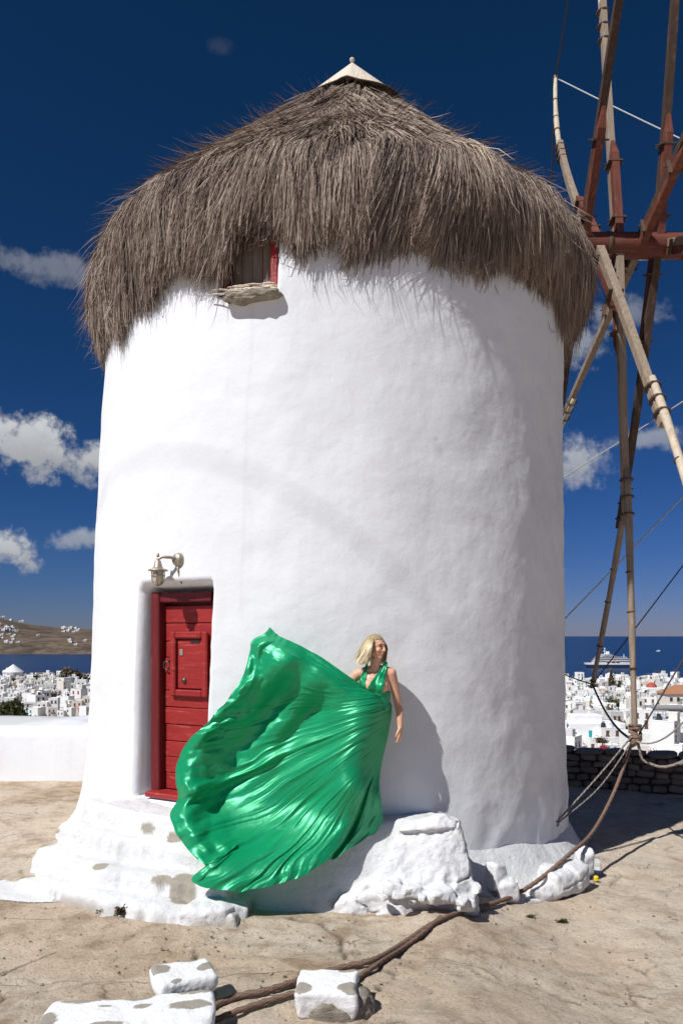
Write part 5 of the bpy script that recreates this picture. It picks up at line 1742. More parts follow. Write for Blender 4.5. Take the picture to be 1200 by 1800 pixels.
def coast_and_ship():
    # bare headland across the bay
    xs = np.linspace(-1500, 500, 160); ys = np.linspace(1660, 3200, 60)
    X, Y = np.meshgrid(xs, ys)
    ridge = np.interp(X / Y, [-0.75, -0.45, -0.425, -0.40, -0.37, -0.33, -0.25, 0.0], [95, 92, 80, 70, 62, 60, 40, -20])
    t = np.clip((Y - 1680) / 620, 0, 1)
    Z = -38.5 + (ridge + 0) * np.sin(t * math.pi / 2) ** 0.85 * sstep(0, 0.05, t + 0.012) + 13 * fbm(X * 0.006, Y * 0.005, 0, 5, 55) * sstep(0.0, 0.2, t)
    Z = Z - 90 * sstep(2600, 3200, Y)
    Z = np.where(Y < 1690, -40 + 0 * Z, Z)
    obj('headland', mesh_from('headland', np.stack([X, Y, Z], -1).reshape(-1, 3), grid_faces(60, 160), True), MATS['scrub_hill'], kind='structure')

    def hz(x, y):
        i = np.clip(np.searchsorted(xs, x) - 1, 0, 158); j = np.clip(np.searchsorted(ys, y) - 1, 0, 58)
        return float(Z[j, i])
    g = np.random.default_rng(31)
    me = MB().box((0, 0, 3), (11, 9, 8), bev=0.2).box((4, -1, 6.5), (6, 6, 5), bev=0.2).mesh('villa')
    me.materials.append(MATS['house_white'])
    wm = MB().box((0, 0, 0), (1.6, 0.3, 2.2)).mesh('window'); wm.materials.append(MATS['win_dark'])
    spots = [(g.uniform(-5, 36), g.uniform(1760, 1990), g.uniform(0.8, 1.3)) for _ in range(30)] + [(g.uniform(112, 150), g.uniform(2020, 2200), 1.2) for _ in range(9)] + [(g.uniform(122, 152), g.uniform(1760, 1830), 1.1) for _ in range(6)]
    spots += [(4, 2290, 2.2), (20, 2300, 1.4), (38, 2310, 1.9), (112, 2310, 1.6), (124, 2310, 1.6), (134, 2315, 1.4), (68, 1900, 1.0)]
    for (px, d, s) in spots:
        x = (px - 600) / FPX * d
        o = bpy.data.objects.new('headland_villa', me); COL.objects.link(o)
        o.location = (x, d, hz(x, d) - 1.0); o.rotation_euler = (0, 0, g.uniform(-0.6, 0.6)); o.scale = (s * 0.62, s * 0.62, s * 0.62)
        tag(o, 'tiny white house on the bare headland across the bay', 'house', 'houses on the headland')
        for k in range(2):
            c = bpy.data.objects.new('window', wm); COL.objects.link(c); c.parent = o; c.location = (-2.5 + 4 * k, -4.6, 3.6)
    # cruise ship
    d = FPX * (EYE + 37.4) / (1174 - 1118)
    c = Vector(((1070 - 600) / FPX * d, d, -37.4))
    r = empty('cruise_ship', c, 'white cruise ship with a dark blue hull anchored off the town', 'ship')
    sc = d / FPX                                    # metres per photograph pixel out there
    Lh = 80 * sc

    def put(name, mb, mat, smooth=False):
        m2 = mb.mesh(name, smooth); o = bpy.data.objects.new(name, m2); m2.materials.append(MATS[mat]); COL.objects.link(o); o.parent = r
        return o

    def hull(z0, z1, wid, x0, x1, bow=5.0):
        mb = MB(); n = 24; V = []
        for z in (z0, z1):
            f = (z - z0) / (z1 - z0)
            for sgn in (1, -1):
                for i in range(n):
                    t = i / (n - 1)
                    x = x0 - bow * f + (x1 - x0 + bow * f) * t
                    wv = wid / 2 * min(1.0, (t * 4.0) ** 0.6 if t > 0 else 0) * (1 - 0.15 * max(0, t - 0.8) / 0.2)
                    V.append((x, sgn * wv, z))
        V = np.array(V)
        q = []
        for i in range(n - 1):
            q += [(i, i + 1, 2 * n + i + 1, 2 * n + i), (n + i + 1, n + i, 3 * n + i, 3 * n + i + 1), (2 * n + i, 2 * n + i + 1, 3 * n + i + 1, 3 * n + i)]
        q += [(n - 1, 2 * n - 1, 4 * n - 1, 3 * n - 1)]
        mb.add(V, q=q)
        return mb
    put('hull', hull(-1, 4.2, 10, -Lh / 2 + 1, Lh / 2, 3.5), 'hull_navy', False)
    put('upper_hull', hull(4.2, 6.6, 10, -Lh / 2 - 2.0, Lh / 2, 1.5), 'ship_white', False)
    decks = [(-0.36, 0.49, 6.6, 8.9), (-0.33, 0.44, 9.1, 11.2), (-0.29, 0.36, 11.4, 13.4), (-0.22, 0.10, 13.6, 15.4), (-0.16, 0.02, 15.6, 17.0)]
    for (a, b_, z0, z1) in decks:
        dk = put('deck', MB().box(((a + b_) / 2 * Lh, 0, (z0 + z1) / 2), ((b_ - a) * Lh, 9.0, z1 - z0), bev=0.3), 'ship_white')
        m2 = MB().box(((a + b_) / 2 * Lh + 0.5, -4.53, (z0 + z1) / 2 + 0.1), ((b_ - a) * Lh - 4, 0.1, (z1 - z0) * 0.36)).mesh('window_band'); m2.materials.append(MATS['win_dark'])
        o = bpy.data.objects.new('window_band', m2); COL.objects.link(o); o.parent = dk
        put('rail', MB().box(((a + b_) / 2 * Lh, 0, z1 + 0.1), ((b_ - a) * Lh + 2, 9.6, 0.2)), 'ship_white')
    put('funnel', MB().box((-0.04 * Lh, 0, 18.5), (4.4, 3.4, 4.2), bev=0.5), 'ship_white')
    put('mast', MB().tube([(-0.10 * Lh, 0, 16.5), (-0.10 * Lh, 0, 24)], [0.9, 0.35], 8).box((-0.10 * Lh, 0, 21), (3.6, 3.0, 0.6)), 'ship_white')
    put('radar', MB().ell((-0.10 * Lh, 0, 24.3), (0.9, 0.9, 0.9)), 'ship_white', True)
    put('stern_mast', MB().tube([(0.32 * Lh, 0, 13.4), (0.32 * Lh, 0, 17.6)], [0.5, 0.2], 8), 'ship_white')
    put('lifeboat', MB().ell((0.05 * Lh, -5.2, 8.0), (2.6, 0.9, 0.8)), 'tile_orange', True)
    put('lifeboat', MB().ell((0.15 * Lh, -5.2, 8.0), (2.6, 0.9, 0.8)), 'tile_orange', True)
    put('lifeboat', MB().ell((-0.06 * Lh, -5.2, 8.0), (2.6, 0.9, 0.8)), 'tile_orange', True)
    # tiny sailing boat far out
    q = Vector(((1156 - 600) / FPX * 2000, 2000, -37.4))
    r2 = empty('small_boat', q, 'tiny white motor boat on the open sea right of the ship', 'boat')
    m2 = MB().box((0, 0, 0.8), (10, 3, 1.8), bev=0.3).box((1, 0, 2.4), (4.5, 2.4, 1.6), bev=0.2).mesh('hull'); m2.materials.append(MATS['ship_white'])
    o = bpy.data.objects.new('hull', m2); COL.objects.link(o); o.parent = r2


coast_and_ship()


# ------------------------------------------------------------------ the woman in the green gown
DW = 7.06


def chain(mb, pts, rad, n=14):
    pts = [np.array(p, float) for p in pts]
    c = catmull(pts, max(6, len(pts) * 5)) if len(pts) > 2 else np.array([pts[0] + (pts[1] - pts[0]) * t for t in np.linspace(0, 1, 6)])
    seg = np.concatenate([[0], np.cumsum(np.linalg.norm(np.diff(np.array(pts), axis=0), axis=1))]); seg /= seg[-1]
    sc_ = np.concatenate([[0], np.cumsum(np.linalg.norm(np.diff(c, axis=0), axis=1))]); sc_ /= sc_[-1]
    r = np.interp(sc_, seg, rad)
    mb.tube(c, r, n)
    mb.ell(c[0], (r[0],) * 3); mb.ell(c[-1], (r[-1],) * 3)


def P2(px, py, dd=0.0): return np.array(at(px, py, DW + dd))


def build_person():
    mb = MB()
    # torso: pelvis -> waist -> ribs -> shoulders
    hips = P2(650, 1292, 0.0); waist = P2(662, 1240, 0.0); ribs = P2(659, 1212, 0.0); chest = P2(657, 1196, 0.01)
    neck0 = P2(658, 1178, 0.02); neck1 = P2(661, 1158, 0.0)
    shL = P2(627, 1186, 0.02); shR = P2(687, 1183, 0.03)
    mb.ell(hips + (0, 0.05, 0), (0.140, 0.10, 0.13)); mb.ell(P2(657, 1268, 0.03), (0.128, 0.095, 0.11)); mb.ell(waist, (0.118, 0.085, 0.11)); mb.ell(ribs, (0.130, 0.092, 0.11)); mb.ell(chest, (0.135, 0.085, 0.09))
    chain(mb, [shL, P2(643, 1180, 0.02), neck0], [0.047, 0.046, 0.046]); chain(mb, [shR, P2(673, 1178, 0.03), neck0], [0.047, 0.046, 0.046])
    chain(mb, [neck0, neck1], [0.050, 0.046])
    # bust
    mb.ell(P2(648, 1206, -0.075), (0.058, 0.050, 0.058)); mb.ell(P2(671, 1207, -0.075), (0.058, 0.050, 0.058))
    # legs (inside the skirt), front knee bent
    fz = 0.93
    chain(mb, [P2(640, 1300, 0.03), np.array((at(634, 1372, DW - 0.06))), np.array((0.20, DW + 0.06, fz + 0.08))], [0.080, 0.056, 0.036])
    chain(mb, [P2(655, 1300, 0.06), P2(652, 1375, 0.06), np.array((0.28, DW + 0.12, fz + 0.08))], [0.078, 0.052, 0.034])
    for fx, fy in ((0.20, DW + 0.06), (0.28, DW + 0.12)):
        mb.ell((fx, fy - 0.05, fz + 0.035), (0.036, 0.10, 0.033))
    # arm on the right of the picture, hanging free
    elb = P2(699, 1238, 0.08); wr = P2(703, 1279, 0.02)
    chain(mb, [shR, P2(693, 1208, 0.06), elb], [0.050, 0.043, 0.036])
    chain(mb, [elb, P2(702, 1254, 0.055), wr], [0.037, 0.036, 0.024])

    def hand(w, d, side, curl, k=1.0):
        """five fingers from a palm: w wrist, d pointing direction, side = direction of the thumb, curl = way the fingers bend"""
        d = np.array(d, float); d /= np.linalg.norm(d); side = np.array(side, float); side -= d * side.dot(d); side /= np.linalg.norm(side)
        nrm = np.array(curl, float); nrm -= d * nrm.dot(d); nrm -= side * nrm.dot(side); nrm /= np.linalg.norm(nrm)
        for s in (-0.022, -0.007, 0.008, 0.023):
            chain(mb, [w + d * 0.005 + side * s * 0.5, w + d * 0.082 * k + side * s], [0.017, 0.0125], 10)
        for s, ln in ((-0.028, 0.058), (-0.0095, 0.072), (0.0095, 0.078), (0.028, 0.068)):
            p0 = w + d * 0.080 * k + side * s
            p1 = p0 + (d * 0.96 + nrm * 0.26) * ln * 0.45; p2 = p1 + (d * 0.85 + nrm * 0.52) * ln * 0.32; p3 = p2 + (d * 0.66 + nrm * 0.75) * ln * 0.25
            chain(mb, [p0, p1, p2, p3], [0.0098, 0.0090, 0.0082, 0.0070], 8)
        t0 = w + d * 0.022 + side * 0.026
        t1 = t0 + (side * 0.38 + d * 0.88 + nrm * 0.30) * 0.040; t2 = t1 + (side * -0.05 + d * 0.95 + nrm * 0.35) * 0.030
        chain(mb, [t0, t1, t2], [0.0145, 0.0115, 0.0085], 8)
    hand(wr, (-0.02, -0.10, -1), (-0.55, -0.9, 0.0), (-0.9, 0.35, 0))
    # arm on the left, reaching back behind the cloth to hold it out
    elb2 = P2(602, 1222, 0.06); wr2 = P2(570, 1196, 0.13)
    chain(mb, [shL, P2(614, 1203, 0.04), elb2], [0.049, 0.042, 0.036])
    chain(mb, [elb2, P2(588, 1210, 0.10), wr2], [0.036, 0.034, 0.024])
    hand(wr2, (-0.8, -0.25, 0.45), (0, -0.9, 0.4), (0.2, -0.9, 0.3))
    # head, turned towards the right of the picture
    yaw = R(48)
    f = np.array((math.sin(yaw), -math.cos(yaw), -0.06)); f /= np.linalg.norm(f)
    s = np.cross(f, (0, 0, 1)); s /= np.linalg.norm(s)            # to the face's right-hand side
    u = np.cross(s, f)
    M3 = np.stack([s, f, u], 1)
    H = P2(660, 1138, 0.0)
    mb.ell(H + u * 0.030 - f * 0.008, (0.072, 0.092, 0.088), M3)
    mb.ell(H + f * 0.022 - u * 0.030, (0.058, 0.066, 0.070), M3)
    mb.ell(H + f * 0.050 - u * 0.082, (0.030, 0.030, 0.026), M3)                       # chin
    mb.ell(H + f * 0.030 - u * 0.062, (0.048, 0.045, 0.034), M3)
    mb.ell(H + f * 0.078 + u * 0.036, (0.048, 0.014, 0.013), M3)                       # brow
    for sg in (-1, 1):
        mb.ell(H + f * 0.062 - u * 0.020 + s * sg * 0.033, (0.024, 0.022, 0.022), M3)  # cheeks
        mb.ell(H - f * 0.005 + s * sg * 0.073 - u * 0.005, (0.010, 0.022, 0.030), M3)   # ears
    chain(mb, [H + f * 0.088 + u * 0.024, H + f * 0.106 - u * 0.018], [0.009, 0.0125], 10)   # nose
    mb.ell(H + f * 0.098 - u * 0.024, (0.017, 0.011, 0.009), M3)
    mb.ell(H + f * 0.084 - u * 0.053, (0.022, 0.012, 0.011), M3)                       # mouth
    body = remeshed(mb, 'person', 0.0052, 4)
    base = Vector((0.27, DW, fz))
    body.transform(Matrix.Translation(-base))
    o = obj('person', body, MATS['skin'], None, 'blonde woman in an emerald green satin gown leaning on the white mill wall', 'person')
    o.location = base

    def child(name, me, mat, smooth=True, label=None):
        me.transform(Matrix.Translation(-base))
        c = bpy.data.objects.new(name, me); me.materials.append(MATS[mat]); COL.objects.link(c); c.parent = o
        if label: c['label'] = label
        return c
    for sg in (-1, 1):
        child('eye', MB().ell(H + f * 0.081 + u * 0.014 + s * sg * 0.032, (0.0135, 0.006, 0.0062), M3).mesh('eye', True), 'eye_dark')
        bp = [H + f * 0.088 + u * 0.033 + s * sg * 0.014, H + f * 0.089 + u * 0.040 + s * sg * 0.032, H + f * 0.078 + u * 0.035 + s * sg * 0.050]
        child('eyebrow', MB().tube(catmull(bp, 8), [0.002, 0.0035, 0.0042, 0.0042, 0.0042, 0.0038, 0.003, 0.002], 6).mesh('eyebrow', True), 'trunk')
    child('lips', MB().ell(H + f * 0.0935 - u * 0.050, (0.019, 0.0048, 0.0048), M3).ell(H + f * 0.0925 - u * 0.058, (0.016, 0.0052, 0.0052), M3).mesh('lips', True), 'lips')
    # hair: a chin-length bob, swept towards the left by the wind
    g = np.random.default_rng(8)
    V = []; F = []; T = []; n0 = 0
    top = H + u * 0.112 - f * 0.005
    part = s * (-0.018)
    NS = 2600
    for i in range(NS):
        az = g.uniform(0, 2 * math.pi)
        dirn = f * math.cos(az) + s * math.sin(az)
        # skip the open face
        if math.cos(az) > 0.45: 
            sd = 1 if math.sin(az) > 0 else -1
            az = sd * g.uniform(1.08, 1.7); dirn = f * math.cos(az) + s * math.sin(az)
        el0 = g.uniform(0.0, 1.25)                       # root: angle down from the crown
        rt = H + u * 0.030 - f * 0.008 + (dirn * math.sin(el0) * np.array(0.090) + u * math.cos(el0) * 0.094)
        side_s = float(np.dot(dirn, s))
        ln = 0.5
        lev = g.uniform(0, 1)
        wide = 0.100 + 0.026 * lev
        cn = float(vn(az * 4.0, el0 * 2.0, 0, 801)); cn2 = float(vn(az * 9.0, el0 * 1.5, 3, 802))
        p1 = H + u * 0.012 - f * 0.012 + dirn * (wide + 0.006 * cn)
        drop = -0.100 - 0.030 * g.random() - 0.020 * cn2
        p2 = H + u * drop * 0.55 - f * 0.012 + dirn * (wide + 0.012 * cn + 0.004)
        p3 = H + u * (drop - 0.02) - f * 0.014 + dirn * (wide - 0.012 + 0.030 * g.random() + 0.016 * cn2)
        wind = np.array((-1.0, -0.05, 0.10)) * (0.010 + 0.030 * max(cn, 0) + 0.022 * g.random()) * (1.0 if np.dot(dirn, (-1, 0, 0)) > -0.15 else 0.15)
        p2 = p2 + wind * 0.4; p3 = p3 + wind * 1.3
        if i % 14 == 0:
            fl = g.normal(0, 0.014, 3); p2 = p2 + fl * 0.7 + wind * 0.5; p3 = p3 + fl * 1.6 + wind * g.uniform(0, 1.2)
        q = catmull([rt, p1, p2, p3], 8)
        q += 0.005 * (np.sin(np.linspace(0, 5, 8) + 3 * cn) * np.linspace(0, 1, 8))[:, None] * dirn
        tg = np.gradient(q, axis=0); sd = np.cross(tg, dirn); sd /= np.linalg.norm(sd, axis=1)[:, None] + 1e-9
        wv = (0.0034 if i % 14 else 0.0014) * np.array([0.7, 1, 1, 1, 1, 0.9, 0.6, 0.15]) * g.uniform(0.5, 1.3)
        vv = np.concatenate([q - sd * wv[:, None], q + sd * wv[:, None]])
        V.append(vv); F.append(np.array([(k, k + 1, k + 9, k + 8) for k in range(7)]) + n0); n0 += 16
        tn = 0.66 + g.normal(0, 0.17) + 0.18 * cn2
        tv = np.clip(tn + np.array([-0.50, -0.30, -0.08, 0.05, 0.12, 0.16, 0.18, 0.20]), 0, 1)
        T.append(np.concatenate([tv, tv]))
    # a close cap under the strands
    cap = MB().ell(H + u * 0.034 - f * 0.014, (0.084, 0.096, 0.090), M3, 28, 18)
    cv = cap.v[0]; rel = (cv - H)
    fv = rel @ f; uv = rel @ u
    F2 = cap.q[0]
    keep = ~((fv > 0.045) & (uv < 0.072))
    F2 = F2[keep[F2].all(1)]
    V.append(cv); F.append(F2 + n0); T.append(np.full(len(cv), 0.25))
    child('hair', mesh_from('hair', np.concatenate(V), np.concatenate(F), True, {'tone': np.concatenate(T)}), 'hair')
    # halter bodice laid over the body
    bm = bmesh.new(); bm.from_mesh(body); bm.transform(Matrix.Translation(base))
    tree = BVHTree.FromBMesh(bm); bm.free()

    def drape(left, right, name, off=0.012, nu=22, nv=60, fold=0.004, nf=5):
        L_ = catmull(left, nv); R_ = catmull(right, nv)
        V = np.zeros((nv, nu, 3))
        lastd = None
        for i in range(nv):
            for j in range(nu):
                t = j / (nu - 1)
                px, py = L_[i] * (1 - t) + R_[i] * t
                far = at(px, py, DW + 1.0); near = at(px, py, DW - 0.8)
                hit = tree.ray_cast(near, (far - near).normalized())
                d = hit[0].y if hit[0] is not None else (lastd if lastd else DW)
                lastd = d
                V[i, j] = at(px, py, d)
        # relax, then lift off the skin with gathered folds
        D = V[:, :, 1].copy()
        for _ in range(12):
            D2 = D.copy(); D2[1:-1] = (D[:-2] + D[2:] + 2 * D[1:-1]) / 4; D2[:, 1:-1] = (D2[:, :-2] + D2[:, 2:] + 2 * D2[:, 1:-1]) / 4
            D = np.minimum(D2, D)
        tt = np.linspace(0, 1, nu)[None, :]; vv_ = np.linspace(0, 1, nv)[:, None]
        fo = fold * (np.sin(tt * nf * 2 * math.pi + 1.5 * np.sin(vv_ * 3)) + 0.6 * np.sin(tt * nf * 3.7 * math.pi + vv_ * 4))
        V[:, :, 1] = D - off - fo
        # thin return at the edges
        ed = V.copy(); ed[:, :, 1] += 0.02
        VV = np.concatenate([ed[:, :1], V, ed[:, -1:]], 1)
        return child(name, mesh_from(name, VV.reshape(-1, 3), grid_faces(nv, nu + 2)), 'satin')
    drape([(644, 1164), (640, 1175), (633, 1192), (627, 1208), (634, 1224), (650, 1238)], [(647, 1164), (645, 1180), (642, 1196), (642, 1210), (650, 1222), (662, 1238)], 'halter_strap', 0.012, 20, 56, 0.0022, 2.3)
    drape([(675, 1162), (668, 1176), (655, 1194), (646, 1210), (650, 1222), (656, 1238)], [(681, 1164), (679, 1180), (676, 1198), (673, 1214), (676, 1226), (682, 1240)], 'halter_strap', 0.013, 24, 56, 0.0024, 2.6)
    # waist wrap: a band all round
    nv, nu = 10, 40
    V = []
    for i in range(nv):
        py = 1219 + i * 3.2
        c = P2(662 - 0.10 * (i * 1.0), py, 0.0)
        rx = np.interp(py, [1219, 1240, 1250], [0.128, 0.122, 0.126]); ry = rx * 0.74
        for j in range(nu):
            a = 2 * math.pi * j / nu
            w = 1 + 0.02 * math.sin(i * 2.1 + a * 2) + 0.012 * math.sin(i * 4.7 + a)
            V.append(c + np.array((rx * math.cos(a) * w, ry * math.sin(a) * w, 0.02 * math.sin(a * 1 + 1))))
    child('waist_wrap', mesh_from('waist_wrap', V, grid_faces(nv, nu, True)[:, ::-1]), 'satin')
    # back strap of the halter round the ribs
    V = []
    for i in range(4):
        py = 1216 + i * 2.2
        c = P2(660, py, 0.0)
        for j in range(nu):
            a = 2 * math.pi * j / nu
            V.append(c + np.array((0.136 * math.cos(a), 0.100 * math.sin(a), 0)))
    child('rib_strap', mesh_from('rib_strap', V, grid_faces(4, nu, True)[:, ::-1]), 'satin')
    return o, base, child


PERSON, PBASE, PCHILD = build_person()


def build_gown():
    """the long skirt, blown out to the left in one great sail of satin"""
    NU, NV = 230, 560
    inner = [(646, 1212), (664, 1222), (686, 1234), (688, 1255), (685, 1275), (681, 1297), (676, 1318), (671, 1340)]
    outer = [(474, 1101), (463, 1116), (445, 1124), (437, 1148), (424, 1190), (398, 1232), (362, 1272), (330, 1302), (312, 1338), (308, 1372), (313, 1402), (298, 1432), (306, 1456), (322, 1482), (344, 1508), (364, 1526), (344, 1538), (338, 1549), (366, 1560),
             (404, 1567), (442, 1565), (480, 1556), (515, 1546), (555, 1527), (600, 1502), (640, 1477), (660, 1462)]
    I = catmull(inner, NV); O = catmull(outer, NV)
    v = np.linspace(0, 1, NV)
    u = np.linspace(0, 1, NU)
    U, V = np.meshgrid(u, v)
    Ix, Iy = I[:, 0][:, None], I[:, 1][:, None]; Ox, Oy = O[:, 0][:, None], O[:, 1][:, None]
    px = Ix + (Ox - Ix) * U; py = Iy + (Oy - Iy) * U
    # the two free edges: the upper hem held up by the wind, and the right side down the leg
    top = np.array([(646, 1212), (630, 1200), (612, 1188), (595, 1176), (578, 1164), (560, 1152), (546, 1145), (530, 1136), (510, 1127), (490, 1117), (474, 1101)])
    rgt = np.array([(671, 1340), (668, 1360), (667, 1380), (669, 1405), (672, 1430), (671, 1448), (660, 1462)])
    tc = catmull(top, NU); rc = catmull(rgt, NU)
    w0 = (1 - sstep(0, 0.16, V)); w1 = sstep(0.80, 1.0, V)
    lx0 = inner[0][0] + (outer[0][0] - inner[0][0]) * u; ly0 = inner[0][1] + (outer[0][1] - inner[0][1]) * u
    lx1 = inner[-1][0] + (outer[-1][0] - inner[-1][0]) * u; ly1 = inner[-1][1] + (outer[-1][1] - inner[-1][1]) * u
    px = px + w0 * (tc[:, 0] - lx0)[None] + w1 * (rc[:, 0] - lx1)[None]
    py = py + w0 * (tc[:, 1] - ly0)[None] + w1 * (rc[:, 1] - ly1)[None]
    # the cloth sags between hip and hem: fold lines bow
    mid = np.sin(np.pi * U) * np.sin(np.pi * V) ** 0.8
    py = py + 10 * mid * np.cos(np.pi * V)
    # how far in front (-) of the woman each part of the cloth blows, smoothly interpolated
    ctrl = np.array([(690, 1240, .05), (684, 1285, .05), (676, 1318, .04), (669, 1350, .04), (667, 1385, .05), (671, 1425, .06), (671, 1446, .06),
                     (650, 1225, -.12), (662, 1250, -.14), (655, 1290, -.17), (644, 1335, -.19), (633, 1385, -.27), (648, 1418, -.15), (652, 1455, -.06), (655, 1390, -.12),
                     (620, 1195, -.13), (580, 1167, -.14), (540, 1140, -.12), (500, 1115, -.06), (475, 1106, .0),
                     (585, 1205, -.22), (525, 1168, -.25), (482, 1150, -.25), (455, 1135, -.16), (438, 1150, -.08),
                     (560, 1250, -.08), (485, 1228, -.05), (440, 1225, -.14), (420, 1200, -.12),
                     (560, 1310, -.12), (500, 1330, -.03), (440, 1330, .0), (405, 1315, -.06), (375, 1295, -.16), (345, 1297, -.18),
                     (328, 1310, -.14), (312, 1345, -.14), (330, 1345, -.27), (309, 1374, -.14), (328, 1380, -.28), (313, 1402, -.18), (298, 1432, -.18), (315, 1432, -.30), (330, 1480, -.34), (322, 1484, -.26), (350, 1510, -.36),
                     (370, 1370, -.10), (372, 1420, -.10), (395, 1465, -.18), (425, 1395, -.02), (350, 1360, -.19),
                     (480, 1420, -.06), (540, 1400, -.13), (480, 1500, -.24), (430, 1530, -.33), (400, 1562, -.42), (342, 1549, -.36), (470, 1556, -.36), (530, 1538, -.28), (590, 1507, -.18), (630, 1484, -.10), (560, 1470, -.20), (600, 1440, -.20)])

    def tps(a, b):
        r2 = ((a[:, None, :] - b[None, :, :]) ** 2).sum(-1)
        return 0.5 * r2 * np.log(r2 + 1e-9)
    cp = (ctrl[:, :2] - (500, 1340)) / 200.0
    n = len(cp)
    A = np.zeros((n + 3, n + 3)); A[:n, :n] = tps(cp, cp) + 0.004 * np.eye(n); A[:n, n] = 1; A[:n, n + 1:] = cp; A[n, :n] = 1; A[n + 1:, :n] = cp.T
    sol = np.linalg.solve(A, np.concatenate([ctrl[:, 2], [0, 0, 0]]))
    qp = np.stack([(px.ravel() - 500) / 200, (py.ravel() - 1340) / 200], 1)
    d = np.zeros(len(qp))
    for k0 in range(0, len(qp), 20000):
        q = qp[k0:k0 + 20000]
        d[k0:k0 + 20000] = tps(q, cp) @ sol[:n] + sol[n] + q @ sol[n + 1:]
    d = d.reshape(px.shape)
    d = d - 0.28 * sstep(1400, 1540, py) * sstep(670, 600, px) - 0.02 * sstep(420, 320, px) * (1 - sstep(1400, 1540, py))
    d = d - 0.05 * np.exp(-(((px - 655) / 30) ** 2 + ((py - 1232) / 22) ** 2))
    # tension folds fanning out from hip and waist: rounded ridges, sharp valleys
    warp = 0.060 * fbm(U * 2.2, V * 5, 0, 3, 401) * (0.20 + U) + 0.012 * fbm(U * 6, V * 14, 0, 2, 402) * U
    Vw = V + warp
    fold = np.zeros_like(U)
    for (fr, gu, amp, sd) in ((9, 1.0, 0.070, 1), (23, 1.4, 0.043, 2), (52, 2.2, 0.021, 3), (105, 3.6, 0.0085, 4)):
        nz = vn(Vw * fr, U * gu, 0.5, 410 + sd)
        ridge = 1 - 2.2 * np.sqrt(nz * nz + 0.012) ** 0.9
        on = sstep(-0.35, 0.45, vn(Vw * min(fr * 0.31, 9) + 7, U * 2.4, 0.2, 450 + sd))
        fold += amp * (0.35 * nz - 0.55 * ridge) * ((0.45 if sd < 3 else 0.10) + 0.75 * on) * (1 + (0.7 * sstep(0.42, 0.65, V) if sd >= 2 else 0))
    env = (0.10 + 0.90 * sstep(0.0, 0.40, U)) * (1 - 0.30 * sstep(0.75, 1.0, U))
    env = env * (0.8 + 0.5 * vn(U * 3, V * 5, 0, 420))
    tight = 1 - 0.65 * np.exp(-(((px - 634) / 36) ** 2 + ((py - 1380) / 50) ** 2))
    d = d + fold * env * tight
    # crumple: short irregular wrinkles everywhere, mostly along the folds
    d = d + 0.0022 * fbm(Vw * 70, U * 16, 0, 3, 460) * (0.4 + 0.6 * sstep(0.05, 0.4, U)) + 0.0010 * fbm(px / 5.0, py / 4.0, 0, 2, 461) * sstep(0.3, 0.8, U)
    # deep pleat behind the forward leg
    pv = 0.895 + 0.02 * np.sin(U * 3)
    d = d + 0.10 * sstep(0.15, 0.45, U) * (np.exp(-((V - pv) / 0.010) ** 2) + 0.45 * sstep(pv, pv + 0.02, V) * (1 - sstep(pv + 0.03, 1.0, V)))
    # crumpled rim: folds running along the edge as well
    rim = sstep(0.74, 0.92, U) * (V < 0.62)
    d = d + rim * (0.022 * vn(V * 60, U * 8, 0, 431) + 0.034 * vn(U * 15, V * 22, 0, 432) + 0.014 * vn(U * 30, V * 60, 0, 434))
    # large crossing drapes in the upper sail
    d = d + 0.080 * (V < 0.5) * np.sin(np.pi * np.clip(V / 0.5, 0, 1)) * vn((px + 0.8 * py) / 42.0, (px - py) / 130.0, 0, 437) * sstep(0.2, 0.5, U)
    # finer crinkle where the cloth gathers at the waist
    gat = np.exp(-U / 0.20) * (1 - sstep(0.25, 0.55, V))
    d = d + gat * 0.010 * vn(V * 110, U * 9, 0, 433)
    # slight ragged outline
    px = px + 2.2 * sstep(0.6, 1, U) * vn(V * 44, U * 3, 0, 440); py = py + 2.0 * sstep(0.6, 1, U) * vn(V * 44, U * 3, 3, 441)
    D = DW + d
    X = (px - 600) / FPX * D; Z = EYE + (1118 - py) / FPX * D
    P = np.stack([X, D, Z], -1)
    # the cloth goes on round the back of the hip
    nb = 14
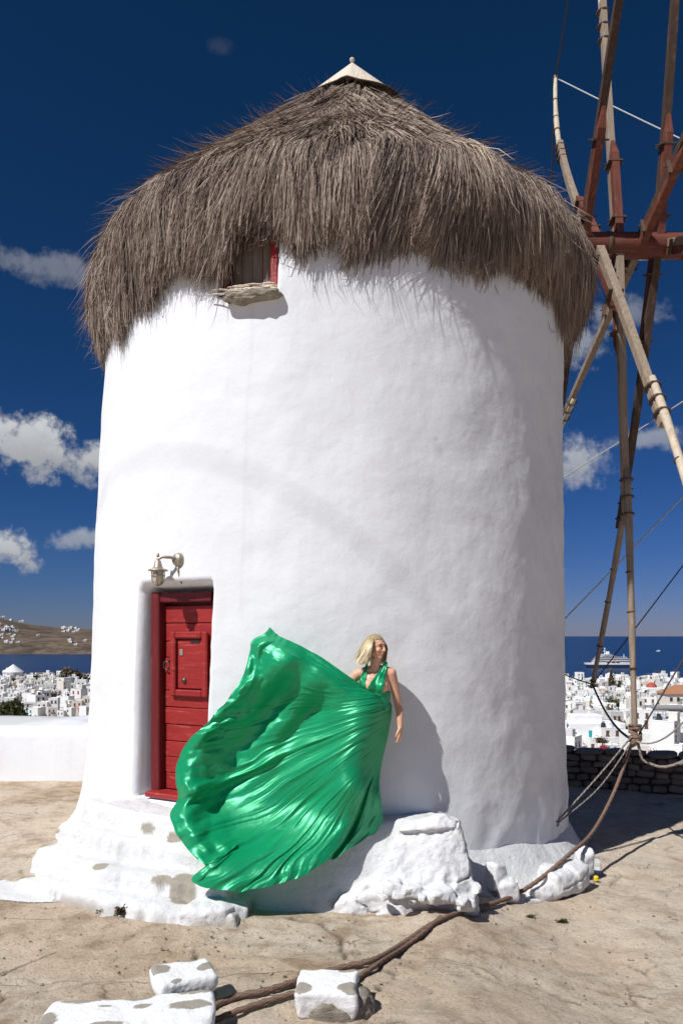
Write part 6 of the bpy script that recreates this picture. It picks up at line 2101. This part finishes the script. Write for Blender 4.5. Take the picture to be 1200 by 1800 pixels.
    tb = np.linspace(1, 0.08, nb)[:, None]
    back = np.zeros((NV, nb, 3))
    for i in range(nb):
        f = 1 - i / nb
        back[:, i] = P[:, 0] + np.stack([-(0.26 * (1 - np.cos(f * 1.5))) * np.ones(NV), 0.20 * np.sin(f * 1.5) * np.ones(NV), np.zeros(NV)], -1) * np.clip(v * 5, 0.15, 1)[:, None]
    full = np.concatenate([back, P], 1)
    nu2 = NU + nb
    PCHILD('gown_skirt', mesh_from('gown_skirt', full.reshape(-1, 3), grid_faces(NV, nu2)), 'satin', True, 'emerald satin skirt billowing out like a sail over the steps')


build_gown()

# a scrap of yellow litter by the boulder
q = at(1047, 1498, 8.15)
MB().box((0, 0, 0.03), (0.05, 0.04, 0.06), bev=0.012).build('litter', MATS['yellow'], None, label='crumpled yellow wrapper by the whitewashed boulder in the mill shadow', cat='litter').location = (q.x, q.y, float(ground_z(q.x, q.y)))

# a few pebbles and chips scattered on the rock
gp = np.random.default_rng(17)
pm = []
for k in range(5):
    bm = bmesh.new(); bmesh.ops.create_icosphere(bm, subdivisions=1, radius=1)
    V = np.array([v.co[:] for v in bm.verts]); F = np.array([[v.index for v in f.verts] for f in bm.faces]); bm.free()
    V = V * (1, 0.75, 0.55) * (1 + 0.25 * gp.normal(0, 1, len(V)))[:, None]
    pm.append((V, F))
Vs = []; Fs = []; n0 = 0
for i in range(3200):
    x = gp.uniform(-3.2, 3.6); y = gp.uniform(4.2, 9.5)
    if math.hypot(x + 0.2, y - TY) < 3.75 and x < 2.6: continue
    s = 0.003 + 0.014 * gp.random() ** 4
    V, F = pm[int(gp.integers(5))]
    a = gp.uniform(0, 6.28)
    Rm = np.array(Matrix.Rotation(a, 3, 'Z'))
    Vs.append((V * s) @ Rm.T + (x, y, float(ground_z(x, y)) + s * 0.25)); Fs.append(F + n0); n0 += len(V)
obj('gravel', mesh_from('gravel', np.concatenate(Vs), np.concatenate(Fs), False), MATS['slate'], None, 'loose stone chips scattered over the bare rock ground', 'gravel', kind='stuff')
